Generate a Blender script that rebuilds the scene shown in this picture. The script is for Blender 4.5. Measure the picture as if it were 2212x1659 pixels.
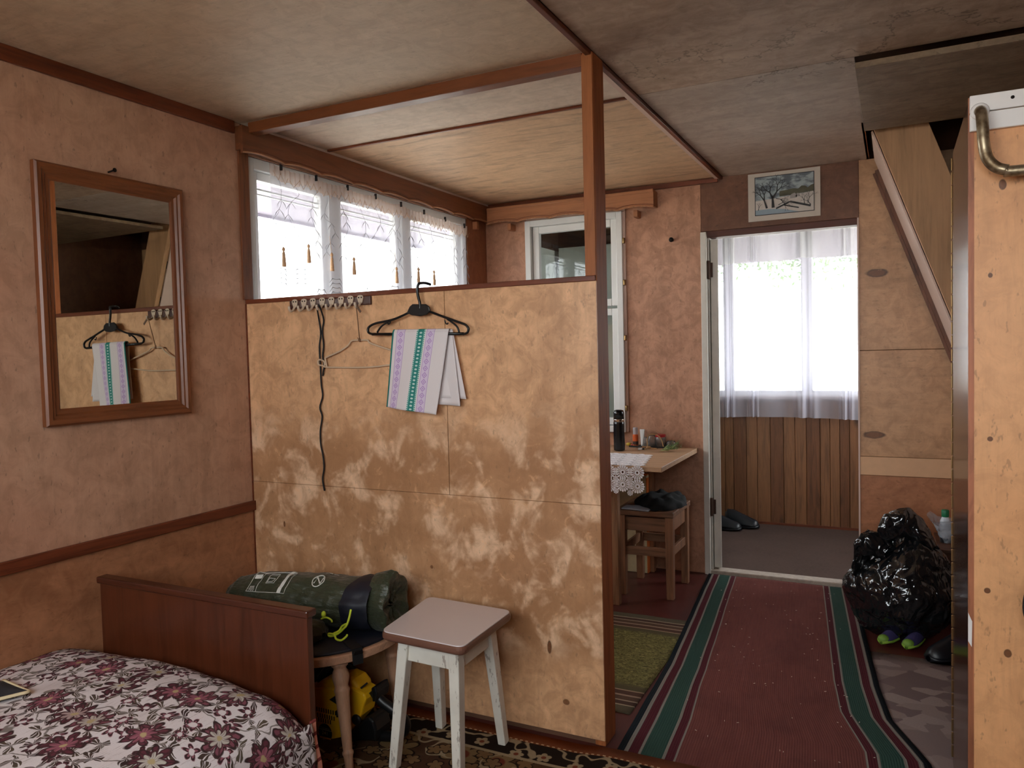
import bpy, bmesh, math, random
from mathutils import Vector, Matrix, noise
for o in list(bpy.data.objects): bpy.data.objects.remove(o)
sc = bpy.context.scene
COL = sc.collection
R = math.radians
rnd = random.Random(7)
# ------------------------------------------------------------------ camera
CAM = Vector((2.3124, -2.2802, 1.2738))
YAW, PITCH, ROLL, FPX = R(26.5525), R(2.3843), R(-1.4095), 1658.16
FW = Vector((-math.sin(YAW)*math.cos(PITCH), math.cos(YAW)*math.cos(PITCH), -math.sin(PITCH)))
_rt = Vector((math.cos(YAW), math.sin(YAW), 0)); _up = _rt.cross(FW)
RT = _rt*math.cos(ROLL) + _up*math.sin(ROLL); UP = -_rt*math.sin(ROLL) + _up*math.cos(ROLL)
cd = bpy.data.cameras.new('camera'); cam = bpy.data.objects.new('camera', cd); COL.objects.link(cam)
cd.sensor_width = 36; cd.lens = FPX/2212*36; cd.clip_start = 0.02; cd.clip_end = 200
M = Matrix((RT, UP, -FW)).transposed().to_4x4(); M.translation = CAM; cam.matrix_world = M
sc.camera = cam
def PX(x, y, axis, val):
    """point of the photograph's pixel (x, y) on the real plane axis = val (metres)"""
    d = FW + RT*((x-1106)/FPX) + UP*((829.5-y)/FPX); i = 'XYZ'.index(axis)
    return CAM + d*((val-CAM[i])/d[i])
# ------------------------------------------------------------------ daylight
SKY = 12.0
w = bpy.data.worlds.new('sky'); sc.world = w; w.use_nodes = True
wn = w.node_tree; bg = wn.nodes['Background']; bg.inputs['Strength'].default_value = SKY
bg.inputs['Color'].default_value = (0.93, 0.96, 1.0, 1)
def portal(name, loc, rot, sx, sy):
    l = bpy.data.lights.new(name, 'AREA'); l.shape = 'RECTANGLE'; l.size = sx; l.size_y = sy
    l.cycles.is_portal = True
    o = bpy.data.objects.new(name, l); COL.objects.link(o); o.location = loc; o.rotation_euler = rot
REAR = (0.55, 2.85, 1.12, 2.13)          # daylight window in the wall behind the camera: x0 x1 z0 z1
WL = (0.03, 1.79, 0.95, 2.085)           # window in the left wall: y0 y1 z0 z1
WV = (0.95, 2.75, 0.905, 2.11)           # veranda window: x0 x1 z0 z1
portal('portal_rear', ((REAR[0]+REAR[1])/2, -3.12, (REAR[2]+REAR[3])/2), (R(90), 0, 0), REAR[1]-REAR[0], REAR[3]-REAR[2])
portal('portal_left', (-.12, (WL[0]+WL[1])/2, (WL[2]+WL[3])/2), (R(90), 0, R(-90)), WL[1]-WL[0], WL[3]-WL[2])
portal('portal_veranda', ((WV[0]+WV[1])/2, 3.54, (WV[2]+WV[3])/2), (R(-90), 0, 0), WV[1]-WV[0], WV[3]-WV[2])
WS = (2.25, 3.30, 0.905, 2.11)           # unseen side window, added to brighten the veranda: y0 y1 z0 z1
portal('portal_added_side', (3.12, (WS[0]+WS[1])/2, (WS[2]+WS[3])/2), (R(90), 0, R(90)), WS[1]-WS[0], WS[3]-WS[2])
vs = sc.view_settings; vs.view_transform = 'Standard'; vs.look = 'None'; vs.exposure = 0.0; vs.gamma = 1.0; vs.use_curve_mapping = False
sc.cycles.max_bounces = 6; sc.cycles.diffuse_bounces = 4; sc.cycles.glossy_bounces = 3; sc.cycles.transparent_max_bounces = 12
sc.cycles.transmission_bounces = 4; sc.cycles.use_adaptive_sampling = True; sc.cycles.adaptive_threshold = 0.10; sc.cycles.adaptive_min_samples = 16; sc.cycles.caustics_reflective = False; sc.cycles.caustics_refractive = False
# ------------------------------------------------------------------ node helper
class NT:
    def __init__(s, name):
        s.m = bpy.data.materials.new(name); s.m.use_nodes = True; s.t = s.m.node_tree
        s.b = s.t.nodes['Principled BSDF']; s.out = s.t.nodes['Material Output']
    def n(s, typ, **kw):
        d = s.t.nodes.new(typ)
        for k, v in kw.items(): setattr(d, k, v)
        return d
    def put(s, sock, v):
        if hasattr(v, 'is_output') or isinstance(v, bpy.types.NodeSocket): s.t.links.new(v, sock)
        elif isinstance(v, (tuple, list)):
            sock.default_value = (*v, 1) if len(v) == 3 and sock.type == 'RGBA' else v
        else: sock.default_value = v
    def co(s, kind='Object'): return s.n('ShaderNodeTexCoord').outputs[kind]
    def map(s, vec, scale=(1, 1, 1), rot=(0, 0, 0), loc=(0, 0, 0)):
        d = s.n('ShaderNodeMapping'); s.put(d.inputs['Vector'], vec)
        d.inputs['Scale'].default_value = scale; d.inputs['Rotation'].default_value = rot; d.inputs['Location'].default_value = loc
        return d.outputs[0]
    def noise(s, vec, scale, detail=4, rough=.55, dist=0):
        d = s.n('ShaderNodeTexNoise'); s.put(d.inputs['Vector'], vec)
        d.inputs['Scale'].default_value = scale; d.inputs['Detail'].default_value = detail
        d.inputs['Roughness'].default_value = rough; d.inputs['Distortion'].default_value = dist
        return d.outputs['Fac']
    def noisec(s, vec, scale, detail=2):
        d = s.n('ShaderNodeTexNoise'); s.put(d.inputs['Vector'], vec); d.inputs['Scale'].default_value = scale; d.inputs['Detail'].default_value = detail
        return d.outputs['Color']
    def vor(s, vec, scale, feature='F1', rnd=1.0, dims='3D'):
        d = s.n('ShaderNodeTexVoronoi', feature=feature, voronoi_dimensions=dims); s.put(d.inputs['Vector'], vec)
        d.inputs['Scale'].default_value = scale; d.inputs['Randomness'].default_value = rnd
        return d
    def math(s, op, a, b=0.0, c=0.0, clamp=False):
        d = s.n('ShaderNodeMath', operation=op, use_clamp=clamp)
        s.put(d.inputs[0], a); s.put(d.inputs[1], b); s.put(d.inputs[2], c)
        return d.outputs[0]
    def mr(s, v, a, b, c=0.0, d=1.0, smooth=True):
        q = s.n('ShaderNodeMapRange', interpolation_type='SMOOTHSTEP' if smooth else 'LINEAR')
        s.put(q.inputs[0], v); q.inputs[1].default_value = a; q.inputs[2].default_value = b; q.inputs[3].default_value = c; q.inputs[4].default_value = d
        return q.outputs[0]
    def mix(s, f, a, b, mode='MIX'):
        d = s.n('ShaderNodeMix', data_type='RGBA', blend_type=mode)
        s.put(d.inputs[0], f); s.put(d.inputs[6], a); s.put(d.inputs[7], b)
        return d.outputs[2]
    def ramp(s, f, stops, interp='LINEAR'):
        d = s.n('ShaderNodeValToRGB'); s.put(d.inputs[0], f); e = d.color_ramp; e.interpolation = interp
        while len(e.elements) > 1: e.elements.remove(e.elements[-1])
        e.elements[0].position = stops[0][0]; e.elements[0].color = (*stops[0][1], 1)
        for p_, c_ in stops[1:]:
            q = e.elements.new(p_); q.color = (*c_, 1)
        return d.outputs[0]
    def sep(s, vec):
        d = s.n('ShaderNodeSeparateXYZ'); s.put(d.inputs[0], vec); return d.outputs
    def comb(s, x, y, z=0.0):
        d = s.n('ShaderNodeCombineXYZ'); s.put(d.inputs[0], x); s.put(d.inputs[1], y); s.put(d.inputs[2], z); return d.outputs[0]
    def vmath(s, op, a, b=(0, 0, 0)):
        d = s.n('ShaderNodeVectorMath', operation=op); s.put(d.inputs[0], a); s.put(d.inputs[1], b)
        return d.outputs['Value'] if op in ('LENGTH', 'DISTANCE', 'DOT_PRODUCT') else d.outputs[0]
    def bump(s, h, strength=.3, dist=.01):
        d = s.n('ShaderNodeBump'); s.put(d.inputs['Height'], h); d.inputs['Strength'].default_value = strength; d.inputs['Distance'].default_value = dist
        s.t.links.new(d.outputs[0], s.b.inputs['Normal'])
    def set(s, color=None, rough=.5, metal=0.0, spec=None, **kw):
        if color is not None: s.put(s.b.inputs['Base Color'], color)
        s.put(s.b.inputs['Roughness'], rough); s.put(s.b.inputs['Metallic'], metal)
        if spec is not None: s.put(s.b.inputs['Specular IOR Level'], spec)
        for k, v in kw.items(): s.put(s.b.inputs[k.replace('_', ' ')], v)
        return s.m
def srgb(r, g, b):
    f = lambda c: (c/255/12.92) if c/255 <= .04045 else ((c/255+.055)/1.055)**2.4
    return (f(r), f(g), f(b))
def mul(c, k): return tuple(min(1, x*k) for x in c)
MATS = {}
def flat(name, c, rough=.5, metal=0.0, var=.12, scale=30, spec=None, bump=0, **kw):
    """plain surface with a little procedural mottling"""
    if name in MATS: return MATS[name]
    t = NT(name); v = t.co(); n = t.noise(v, scale, 4)
    col = t.mix(n, mul(c, 1-var), mul(c, 1+var))
    if bump: t.bump(n, bump, .004)
    MATS[name] = t.set(col, rough, metal, spec, **kw); return MATS[name]
def plywood(name, c, grain='Z', rough=.42, blotch=.35, warm=None, speck=.35, knots=(), lines=None, patch=None, band=.0, spec=.4, dark=None):
    if name in MATS: return MATS[name]
    t = NT(name); v = t.co()
    sc_ = {'X': (1.0, 9, 9), 'Y': (9, 1.0, 9), 'Z': (9, 9, 1.0)}[grain]
    g = t.noise(t.map(v, sc_), 2.6, 5, .66, 1.0)
    gf = t.noise(t.map(v, tuple(x*7 for x in sc_)), 2.6, 3, .6)
    sc2 = {'X': (.8, 1.8, 1.8), 'Y': (1.8, .8, 1.8), 'Z': (1.8, 1.8, .8)}[grain]
    b = t.noise(t.map(v, sc2), 1.5, 5, .64, 1.0)
    b2 = t.noise(v, 5.5, 5, .66, .6)
    col = t.ramp(g, [(.25, mul(c, .84)), (.5, c), (.78, mul(c, 1.10))])
    col = t.mix(t.mr(gf, .55, .8, 0, .22), col, mul(c, .55))
    dk = dark or tuple(x*k for x, k in zip(c, (.46, .38, .32)))
    f = t.mr(b, .42, .72, 0, blotch); col = t.mix(f, col, dk)
    f = t.mr(b2, .46, .76, 0, blotch*.8); col = t.mix(f, col, dk)
    f = t.mr(b2, .46, .28, 0, .45); col = t.mix(f, col, mul(c, 1.18))
    if warm: col = t.mix(t.mr(t.noise(v, 1.1, 3), .4, .7, 0, .6), col, warm)
    if patch:      # darker tone over a height range, with paler patches scattered in it
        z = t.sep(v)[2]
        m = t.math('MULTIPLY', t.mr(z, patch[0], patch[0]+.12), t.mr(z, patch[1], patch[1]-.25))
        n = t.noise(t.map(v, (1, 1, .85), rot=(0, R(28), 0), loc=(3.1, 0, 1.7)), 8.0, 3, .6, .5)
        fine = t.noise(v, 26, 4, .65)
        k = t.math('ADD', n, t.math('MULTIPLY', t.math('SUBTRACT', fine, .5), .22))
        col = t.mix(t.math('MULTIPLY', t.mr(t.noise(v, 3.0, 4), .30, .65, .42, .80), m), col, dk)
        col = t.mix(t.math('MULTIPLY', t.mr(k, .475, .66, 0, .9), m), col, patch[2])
    if band:       # close dark figure running with the grain (hardboard underside)
        n = t.noise(t.map(v, {'X': (1.6, 7, 7), 'Y': (7, 1.6, 7), 'Z': (7, 7, 1.6)}[grain]), 2.4, 6, .6, 1.1)
        col = t.mix(t.mr(n, .48, .70, 0, band), col, mul(c, .4))
    if lines:      # wandering water-stain edges near a seam: (axis, centre, half-width)
        n = t.noise(v, 3.1, 5, .6); l = t.mr(t.math('ABSOLUTE', t.math('SUBTRACT', n, .53)), 0.0, .010, .75, 0)
        q = t.mr(t.math('ABSOLUTE', t.math('SUBTRACT', t.sep(v)['XYZ'.index(lines[0])], lines[1])), lines[2]*.4, lines[2], 1, 0)
        col = t.mix(t.math('MULTIPLY', l, q), col, mul(c, .3))
    for (kx, ky, kz, rx, rz) in knots:
        d = t.vmath('SUBTRACT', v, (kx, ky, kz)); d = t.vmath('MULTIPLY', d, (1/rx, 1/max(rx, rz), 1/rz))
        w_ = t.noise(v, 30, 2); L = t.math('ADD', t.vmath('LENGTH', d), t.math('MULTIPLY', w_, .5))
        col = t.mix(t.mr(L, 1.35, 1.05, 0, .9), col, srgb(70, 40, 24)); col = t.mix(t.mr(L, 1.05, .85, 0, .75), col, srgb(120, 72, 42))
    md = t.noise(v, 15, 4, .7, .8); col = t.mix(t.mr(md, .40, .66, 0, .10+.62*blotch), col, dk); col = t.mix(t.mr(md, .42, .30, 0, .12+.5*blotch), col, mul(c, 1.2))
    sp = t.noise(t.map(v, tuple(1.0 if x > 5 else .45 for x in sc_)), 75, 2, .6)
    col = t.mix(t.mr(sp, .63, .72, 0, speck), col, mul(c, .22))
    t.bump(g, .10, .002)
    MATS[name] = t.set(col, rough, 0, spec); return MATS[name]
def timber(name, c, grain='Z', rough=.45, scale=1.0, contrast=.55, spec=.4, knotty=0):
    if name in MATS: return MATS[name]
    t = NT(name); v = t.co()
    s3 = {'X': (1.1, 14, 14), 'Y': (14, 1.1, 14), 'Z': (14, 14, 1.1)}[grain]
    vv = t.map(v, tuple(x*scale for x in s3))
    g = t.noise(vv, 2.5, 6, .6, 1.2); h = t.noise(vv, 12, 3, .6)
    col = t.ramp(g, [(.28, mul(c, 1-contrast)), (.52, c), (.75, mul(c, 1+contrast*.45))])
    col = t.mix(t.mr(h, .5, .8, 0, .35), col, mul(c, .5))
    if knotty:
        q = t.vor(t.map(v, {'X': (.35, 1, 1), 'Y': (1, .35, 1), 'Z': (1, 1, .35)}[grain]), knotty)
        col = t.mix(t.mr(q.outputs['Distance'], .16, .05, 0, .85), col, mul(c, .2))
    t.bump(g, .15, .002)
    MATS[name] = t.set(col, rough, 0, spec); return MATS[name]
# ------------------------------------------------------------------ mesh helper
def wloc(o):
    l = Vector((0, 0, 0))
    while o: l += o.location; o = o.parent
    return l
class MB:
    def __init__(s, m=None): s.v = []; s.f = []; s.mi = []; s.uv = {}; s.m = m
    def add(s, vs, fs, mi=0, uv=None):
        k = len(s.v)
        for i, q in enumerate(vs):
            q = Vector(q)
            if s.m: q = s.m @ q
            s.v.append(q)
            if uv: s.uv[k+i] = uv[i]
        for f in fs: s.f.append(tuple(k+i for i in f)); s.mi.append(mi)
        return s
    def box(s, x0, x1, y0, y1, z0, z1, mi=0):
        v = [(x, y, z) for x in (x0, x1) for y in (y0, y1) for z in (z0, z1)]
        return s.add(v, [(0, 1, 3, 2), (4, 6, 7, 5), (0, 4, 5, 1), (2, 3, 7, 6), (0, 2, 6, 4), (1, 5, 7, 3)], mi)
    def bar(s, a, b, w, h, up=(0, 0, 1), w2=None, h2=None, mi=0):
        a, b = Vector(a), Vector(b); d = (b-a).normalized(); u = Vector(up); sd = d.cross(u)
        if sd.length < 1e-4: sd = d.cross(Vector((1, 0, 0)))
        sd.normalize(); u = sd.cross(d); w2 = w2 or w; h2 = h2 or h; v = []
        for q, ww, hh in ((a, w, h), (b, w2, h2)):
            for i, j in ((-1, -1), (1, -1), (1, 1), (-1, 1)): v.append(q+sd*(ww/2*i)+u*(hh/2*j))
        return s.add(v, [(3, 2, 1, 0), (4, 5, 6, 7), (0, 1, 5, 4), (1, 2, 6, 5), (2, 3, 7, 6), (3, 0, 4, 7)], mi)
    def tube(s, pts, r, n=8, closed=False, caps=True, mi=0, flat=1.0):
        pts = [Vector(p) for p in pts]; m = len(pts); rr = r if isinstance(r, (list, tuple)) else [r]*m
        prev = None; rings = []
        for i, p in enumerate(pts):
            a = pts[(i-1) % m] if (closed or i) else p; b = pts[(i+1) % m] if (closed or i < m-1) else p
            d = (b-a).normalized() if (b-a).length > 1e-9 else Vector((0, 0, 1))
            if prev is None:
                u = Vector((0, 0, 1)) if abs(d.z) < .9 else Vector((1, 0, 0)); sd = d.cross(u).normalized()
            else:
                sd = prev - d*prev.dot(d)
                sd = sd.normalized() if sd.length > 1e-6 else d.orthogonal().normalized()
            prev = sd; u = sd.cross(d)
            rings.append([p + sd*(math.cos(2*math.pi*k/n)*rr[i]) + u*(math.sin(2*math.pi*k/n)*rr[i]*flat) for k in range(n)])
        v = [q for g in rings for q in g]; f = []
        for i in range(m if closed else m-1):
            for k in range(n):
                a, b = i*n+k, i*n+(k+1) % n; c, d = ((i+1) % m)*n+(k+1) % n, ((i+1) % m)*n+k
                f.append((a, d, c, b))
        if caps and not closed: f += [tuple(range(n)), tuple(reversed(range((m-1)*n, m*n)))]
        return s.add(v, f, mi)
    def lathe(s, prof, n=20, c=(0, 0, 0), axis=(0, 0, 1), mi=0):
        ax = Vector(axis).normalized(); a = ax.orthogonal().normalized(); b = ax.cross(a); c = Vector(c); v = []; f = []
        for r, z in prof:
            for k in range(n):
                t = 2*math.pi*k/n; v.append(c+ax*z+(a*math.cos(t)+b*math.sin(t))*max(r, 1e-4))
        for i in range(len(prof)-1):
            for k in range(n): f.append((i*n+k, i*n+(k+1) % n, (i+1)*n+(k+1) % n, (i+1)*n+k))
        f += [tuple(reversed(range(n))), tuple(range((len(prof)-1)*n, len(prof)*n))]
        return s.add(v, f, mi)
    def prism(s, poly, fn, d0, d1, mi=0):
        n = len(poly); v = [fn(x, y, d0) for x, y in poly]+[fn(x, y, d1) for x, y in poly]
        f = [tuple(reversed(range(n))), tuple(range(n, 2*n))]+[(i, (i+1) % n, n+(i+1) % n, n+i) for i in range(n)]
        return s.add(v, f, mi)
    def grid(s, fn, nu, nv, uvf=None, mi=0, wrap=False):
        v = []; uv = []
        for j in range(nv+1):
            for i in range(nu+(0 if wrap else 1)):
                v.append(fn(i/nu, j/nv)); uv.append(uvf(i/nu, j/nv) if uvf else (i/nu, j/nv))
        W = nu if wrap else nu+1; f = []
        for j in range(nv):
            for i in range(nu):
                f.append((j*W+i, j*W+(i+1) % W, (j+1)*W+(i+1) % W, (j+1)*W+i))
        return s.add(v, f, mi, uv)
    def ball(s, c, r, n=8, mi=0, sc=(1, 1, 1)):
        c = Vector(c); p = [(math.sin(math.pi*i/n)*r, -math.cos(math.pi*i/n)*r) for i in range(n+1)]
        v = []; f = []
        for rr, z in p:
            for k in range(2*n):
                t = math.pi*k/n; v.append(c+Vector((math.cos(t)*rr*sc[0], math.sin(t)*rr*sc[1], z*sc[2])))
        for i in range(n):
            for k in range(2*n): f.append((i*2*n+k, i*2*n+(k+1) % (2*n), (i+1)*2*n+(k+1) % (2*n), (i+1)*2*n+k))
        return s.add(v, f, mi)
    def build(s, name, mat, parent=None, smooth=False, bevel=0, solid=0, subd=0, seg=2):
        me = bpy.data.meshes.new(name); off = wloc(parent) if parent else Vector((0, 0, 0))
        me.from_pydata([tuple(q-off) for q in s.v], [], s.f)
        for q in (mat if isinstance(mat, (list, tuple)) else [mat]): me.materials.append(q)
        for i, q in enumerate(s.mi):
            if q: me.polygons[i].material_index = q
        if s.uv:
            u = me.uv_layers.new(name='UVMap')
            for l in me.loops: u.data[l.index].uv = s.uv.get(l.vertex_index, (0, 0))
        bm = bmesh.new(); bm.from_mesh(me)
        if not s.uv: bmesh.ops.recalc_face_normals(bm, faces=bm.faces)
        bm.to_mesh(me); bm.free(); me.update()
        if smooth:
            for q in me.polygons: q.use_smooth = True
        o = bpy.data.objects.new(name, me); COL.objects.link(o)
        if parent: o.parent = parent
        if solid:
            q = o.modifiers.new('solid', 'SOLIDIFY'); q.thickness = solid; q.offset = 0
        if subd:
            q = o.modifiers.new('subd', 'SUBSURF'); q.levels = subd; q.render_levels = subd
        if bevel:
            q = o.modifiers.new('bevel', 'BEVEL'); q.width = bevel; q.segments = seg; q.limit_method = 'ANGLE'; q.angle_limit = R(40)
        return o
def tag(o, label, cat, group=None):
    o['label'] = label; o['category'] = cat
    if group: o['group'] = group
    return o
def thing(name, loc, label, cat, group=None):
    o = bpy.data.objects.new(name, None); o.empty_display_size = .05; COL.objects.link(o); o.location = loc
    return tag(o, label, cat, group)
def struct(o, label=None):
    o['kind'] = 'structure'
    if label: o['label'] = label
    return o
def cpy(o, parent):
    c = o.copy(); COL.objects.link(c); c.parent = parent; return c
def B(x0, x1, y0, y1, z0, z1): return MB().box(x0, x1, y0, y1, z0, z1)
def text_mesh(name, body, size, mat, fn, parent, sx=1.0):
    """flat lettering: fn maps (x, y) of the text, centred, to a point in the scene"""
    cu = bpy.data.curves.new('t', 'FONT'); cu.body = body; cu.size = size; cu.align_x = 'CENTER'; cu.align_y = 'CENTER'
    ob = bpy.data.objects.new('t', cu); COL.objects.link(ob)
    dg = bpy.context.evaluated_depsgraph_get(); me = bpy.data.meshes.new_from_object(ob.evaluated_get(dg))
    vs_ = [fn(q.co.x*sx, q.co.y) for q in me.vertices]; fs = [tuple(p.vertices) for p in me.polygons]
    bpy.data.objects.remove(ob); bpy.data.curves.remove(cu); bpy.data.meshes.remove(me)
    b = MB(); b.add(vs_, fs); return b.build(name, mat, parent)
# ================================================================== the setting
H = 2.2; XP = 1.478; HP = 1.507; YB = 2.03
c_part = srgb(226, 176, 132); c_left = srgb(190, 148, 121)
m_core = flat('wall_core_brown', srgb(95, 62, 42), .8)
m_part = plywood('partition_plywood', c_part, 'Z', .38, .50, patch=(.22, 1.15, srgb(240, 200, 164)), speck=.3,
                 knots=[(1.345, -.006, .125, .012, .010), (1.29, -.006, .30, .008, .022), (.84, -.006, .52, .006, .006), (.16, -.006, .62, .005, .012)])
m_partb = plywood('partition_plywood_upper', c_part, 'Z', .40, .22, speck=.3, warm=srgb(205, 140, 92))
m_left = plywood('left_wall_plywood', c_left, 'Z', .5, .33, warm=srgb(186, 130, 104), speck=.4)
m_leftlow = plywood('left_wall_plywood_lower', srgb(172, 118, 84), 'Y', .45, .5, speck=.3)
m_back = plywood('back_wall_plywood', srgb(188, 140, 112), 'Z', .5, .55, warm=srgb(172, 118, 90))
m_backr = plywood('back_wall_plywood_ochre', srgb(196, 150, 110), 'X', .45, .4, speck=.25,
                  knots=[(2.232, YB, 1.627, .055, .022), (2.214, YB, .806, .055, .020), (2.4, YB, .445, .02, .012)])
m_over = plywood('dark_stained_plywood', srgb(122, 80, 56), 'X', .5, .55, speck=.4)
m_ceil = plywood('ceiling_board', srgb(206, 182, 156), 'X', .6, .24, speck=.25, warm=srgb(200, 168, 136))
m_ceil2 = plywood('ceiling_board_pale', srgb(216, 196, 178), 'X', .6, .18, speck=.2)
m_ceil3 = plywood('ceiling_board_figured', srgb(212, 176, 142), 'X', .55, .15, band=.6, speck=.2)
m_ceil4 = plywood('ceiling_board_stained', srgb(186, 158, 136), 'X', .65, .40, lines=('Y', .36, .34), speck=.3)
m_ceil5 = plywood('ceiling_board_grey', srgb(184, 164, 150), 'X', .65, .25, lines=('Y', .52, .12), speck=.2)
m_ceil6 = plywood('ceiling_board_weathered', srgb(150, 126, 102), 'X', .65, .5, band=.5, speck=.4)
m_trim = timber('stained_batten_dark', srgb(108, 52, 30), 'Y', .4)
m_trimx = timber('stained_batten_dark_across', srgb(112, 56, 32), 'X', .4)
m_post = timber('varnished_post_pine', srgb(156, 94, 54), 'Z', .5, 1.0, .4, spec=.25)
m_postd = timber('varnished_post_side', srgb(172, 100, 58), 'Z', .6, 1.0, .4, spec=.15)  # tone raised to stand for the light on the post's side
m_white = flat('white_gloss_paint', srgb(214, 214, 212), .35, var=.05, scale=12)
m_whiteold = flat('old_white_paint', srgb(205, 200, 190), .5, var=.12, scale=18)
m_pale = flat('pale_pink_fibreboard', srgb(206, 178, 164), .7, var=.1, scale=14)
m_dkwood = timber('dark_attic_timber', srgb(70, 48, 34), 'X', .7)
m_gap = flat('dark_gap', srgb(30, 20, 15), .9)
def panel(par, x0, x1, y0, y1, z0, z1, mat, bev=.0012, name='panel'): return B(x0, x1, y0, y1, z0, z1).build(name, mat, par, bevel=bev, seg=1)
# floor
t = NT('painted_floor'); v = t.co(); n = t.noise(t.map(v, (3, .6, 1)), 6, 5, .6)
m_floor = t.set(t.mix(n, srgb(96, 44, 38), srgb(66, 32, 28)), .38, spec=.4)
struct(B(-.1, 3.5, -3.1, 2.12, -.08, 0).build('floor', m_floor), 'dark red-brown painted floor under the rugs')
# left wall -----------------------------------------------------------
y0, y1, z0, z1 = WL
q = MB(); q.box(-.1, -.006, -3.1, y0, -.08, 2.3); q.box(-.1, -.006, y1, 2.11, -.08, 2.3); q.box(-.1, -.006, y0, y1, -.08, z0); q.box(-.1, -.006, y0, y1, z1, 2.3)
wl = struct(q.build('wall_left', m_core), 'pinkish plywood wall with the mirror and the curtained window')
panel(wl, -.006, 0, -3.0, -.001, .69, H, m_left); panel(wl, -.006, 0, -3.0, -.001, 0, .665, m_leftlow)
panel(wl, -.006, 0, y1, YB, 0, H, plywood('shade_toned_plywood', srgb(150, 92, 62), 'Z', .45, .5)); panel(wl, -.006, 0, .0, y1, 0, z0, m_left); panel(wl, -.006, 0, y0, y1, z1, H, m_left)  # panel beside the back corner is coloured darker for the shade there
struct(B(0, .014, -3.0, -.001, .665, .704).build('trim_1', m_trim, bevel=.003), 'brown chair rail along the left wall')
struct(B(0, .014, -3.0, -.04, 2.152, H).build('trim_2', m_trim, bevel=.003), 'dark brown batten between left wall and ceiling')
struct(B(0, .010, -.022, .028, HP, 2.10).build('trim_3', timber('window_jamb_wood', srgb(122, 70, 40), 'Z', .45), bevel=.002), 'brown upright at the near side of the curtained window')
# back wall ------------------------------------------------------------
wx0, wx1, wz0, wz1 = .29, .90, .80, 2.065; DX0, DX1, DZ = 1.385, 2.142, 1.9126
q = MB(); Y0, Y1 = YB+.006, YB+.08
q.box(-.1, wx0, Y0, Y1, -.08, 2.3); q.box(wx0, wx1, Y0, Y1, -.08, wz0); q.box(wx0, wx1, Y0, Y1, wz1, 2.3); q.box(wx1, DX0, Y0, Y1, -.08, 2.3)
q.box(DX0, DX1, Y0, Y1, DZ, 2.3); q.box(DX1, 3.5, Y0, Y1, -.08, 2.3); q.box(-.1, 3.5, Y0, Y1, 2.3, 2.42)
wb = struct(q.build('wall_back', m_core), 'plywood back wall with the doorway to the veranda')
a, b = YB, YB+.006
panel(wb, 0, wx0, a, b, 0, H, m_back); panel(wb, wx0, wx1, a, b, 0, wz0, m_back); panel(wb, wx0, wx1, a, b, wz1, H, m_back)
panel(wb, wx1, 1.352, a, b, 0, H, m_back); panel(wb, 1.354, 2.15, a-.004, b, DZ, H, m_over)
panel(wb, 2.15, 3.4, a, b, 0, .598, plywood('back_wall_plywood_low', srgb(176, 116, 78), 'X', .45, .45))
panel(wb, 2.15, 3.4, a-.004, b, .60, .694, flat('bare_pale_batten', srgb(212, 166, 126), .6, var=.08)); panel(wb, 2.15, 3.4, a, b, .696, 1.236, m_backr); panel(wb, 2.15, 3.4, a, b, 1.239, H, m_backr)
struct(B(2.142, 2.150, YB-.006, Y1, 0, DZ).build('trim_4', m_pale), 'pale edge strip on the right side of the doorway')
struct(B(0, 1.45, YB-.018, YB, 2.172, H).build('trim_5', m_trimx, bevel=.003), 'dark batten between back wall and ceiling')
# right and rear walls (beside and behind the camera) ----------------------
m_right = plywood('right_wall_brown', srgb(112, 74, 52), 'Z', .6, .4)
wr = struct(B(3.41, 3.5, -3.1, 2.11, -.08, 2.3).build('wall_right', m_core)); panel(wr, 3.4, 3.41, -3.0, YB, 0, 2.3, m_right)
q = MB(); q.box(-.1, REAR[0], -3.1, -3.0, -.08, 2.3); q.box(REAR[1], 3.5, -3.1, -3.0, -.08, 2.3); q.box(REAR[0], REAR[1], -3.1, -3.0, -.08, REAR[2]); q.box(REAR[0], REAR[1], -3.1, -3.0, REAR[3], 2.3)
struct(q.build('wall_rear', plywood('rear_wall_plywood', c_left, 'Z', .5, .3)))
t = NT('window_glass'); tr = t.n('ShaderNodeBsdfTransparent'); gl = t.n('ShaderNodeBsdfGlossy'); gl.inputs['Roughness'].default_value = .02
tr.inputs[0].default_value = (.97, .985, .98, 1); lw = t.n('ShaderNodeLayerWeight'); lw.inputs[0].default_value = .5; mx = t.n('ShaderNodeMixShader')
t.t.links.new(t.math('ADD', t.math('MULTIPLY', t.math('POWER', lw.outputs['Facing'], 5.0), .9), .05), mx.inputs[0]); t.t.links.new(tr.outputs[0], mx.inputs[1]); t.t.links.new(gl.outputs[0], mx.inputs[2]); t.t.links.new(mx.outputs[0], t.out.inputs[0])
m_glass = t.m
def wframe(axis, u0, u1, z0, z1, d0, d1, wd):
    m = MB()
    def bb(a0, a1, b0, b1):
        m.box(a0, a1, d0, d1, b0, b1) if axis == 'X' else m.box(d0, d1, a0, a1, b0, b1)
    bb(u0, u0+wd, z0, z1); bb(u1-wd, u1, z0, z1); bb(u0+wd, u1-wd, z0, z0+wd); bb(u0+wd, u1-wd, z1-wd, z1)
    return m
def pane(axis, u0, u1, z0, z1, d, par):
    (B(u0, u1, d, d+.003, z0, z1) if axis == 'X' else B(d, d+.003, u0, u1, z0, z1)).build('pane', m_glass, par)
w4 = struct(wframe('X', *REAR, -3.09, -3.02, .05).build('window_4', m_white))
mid = (REAR[0]+REAR[1])/2
B(mid-.03, mid+.03, -3.08, -3.03, REAR[2]+.05, REAR[3]-.05).build('mullion', m_white, w4)
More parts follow.
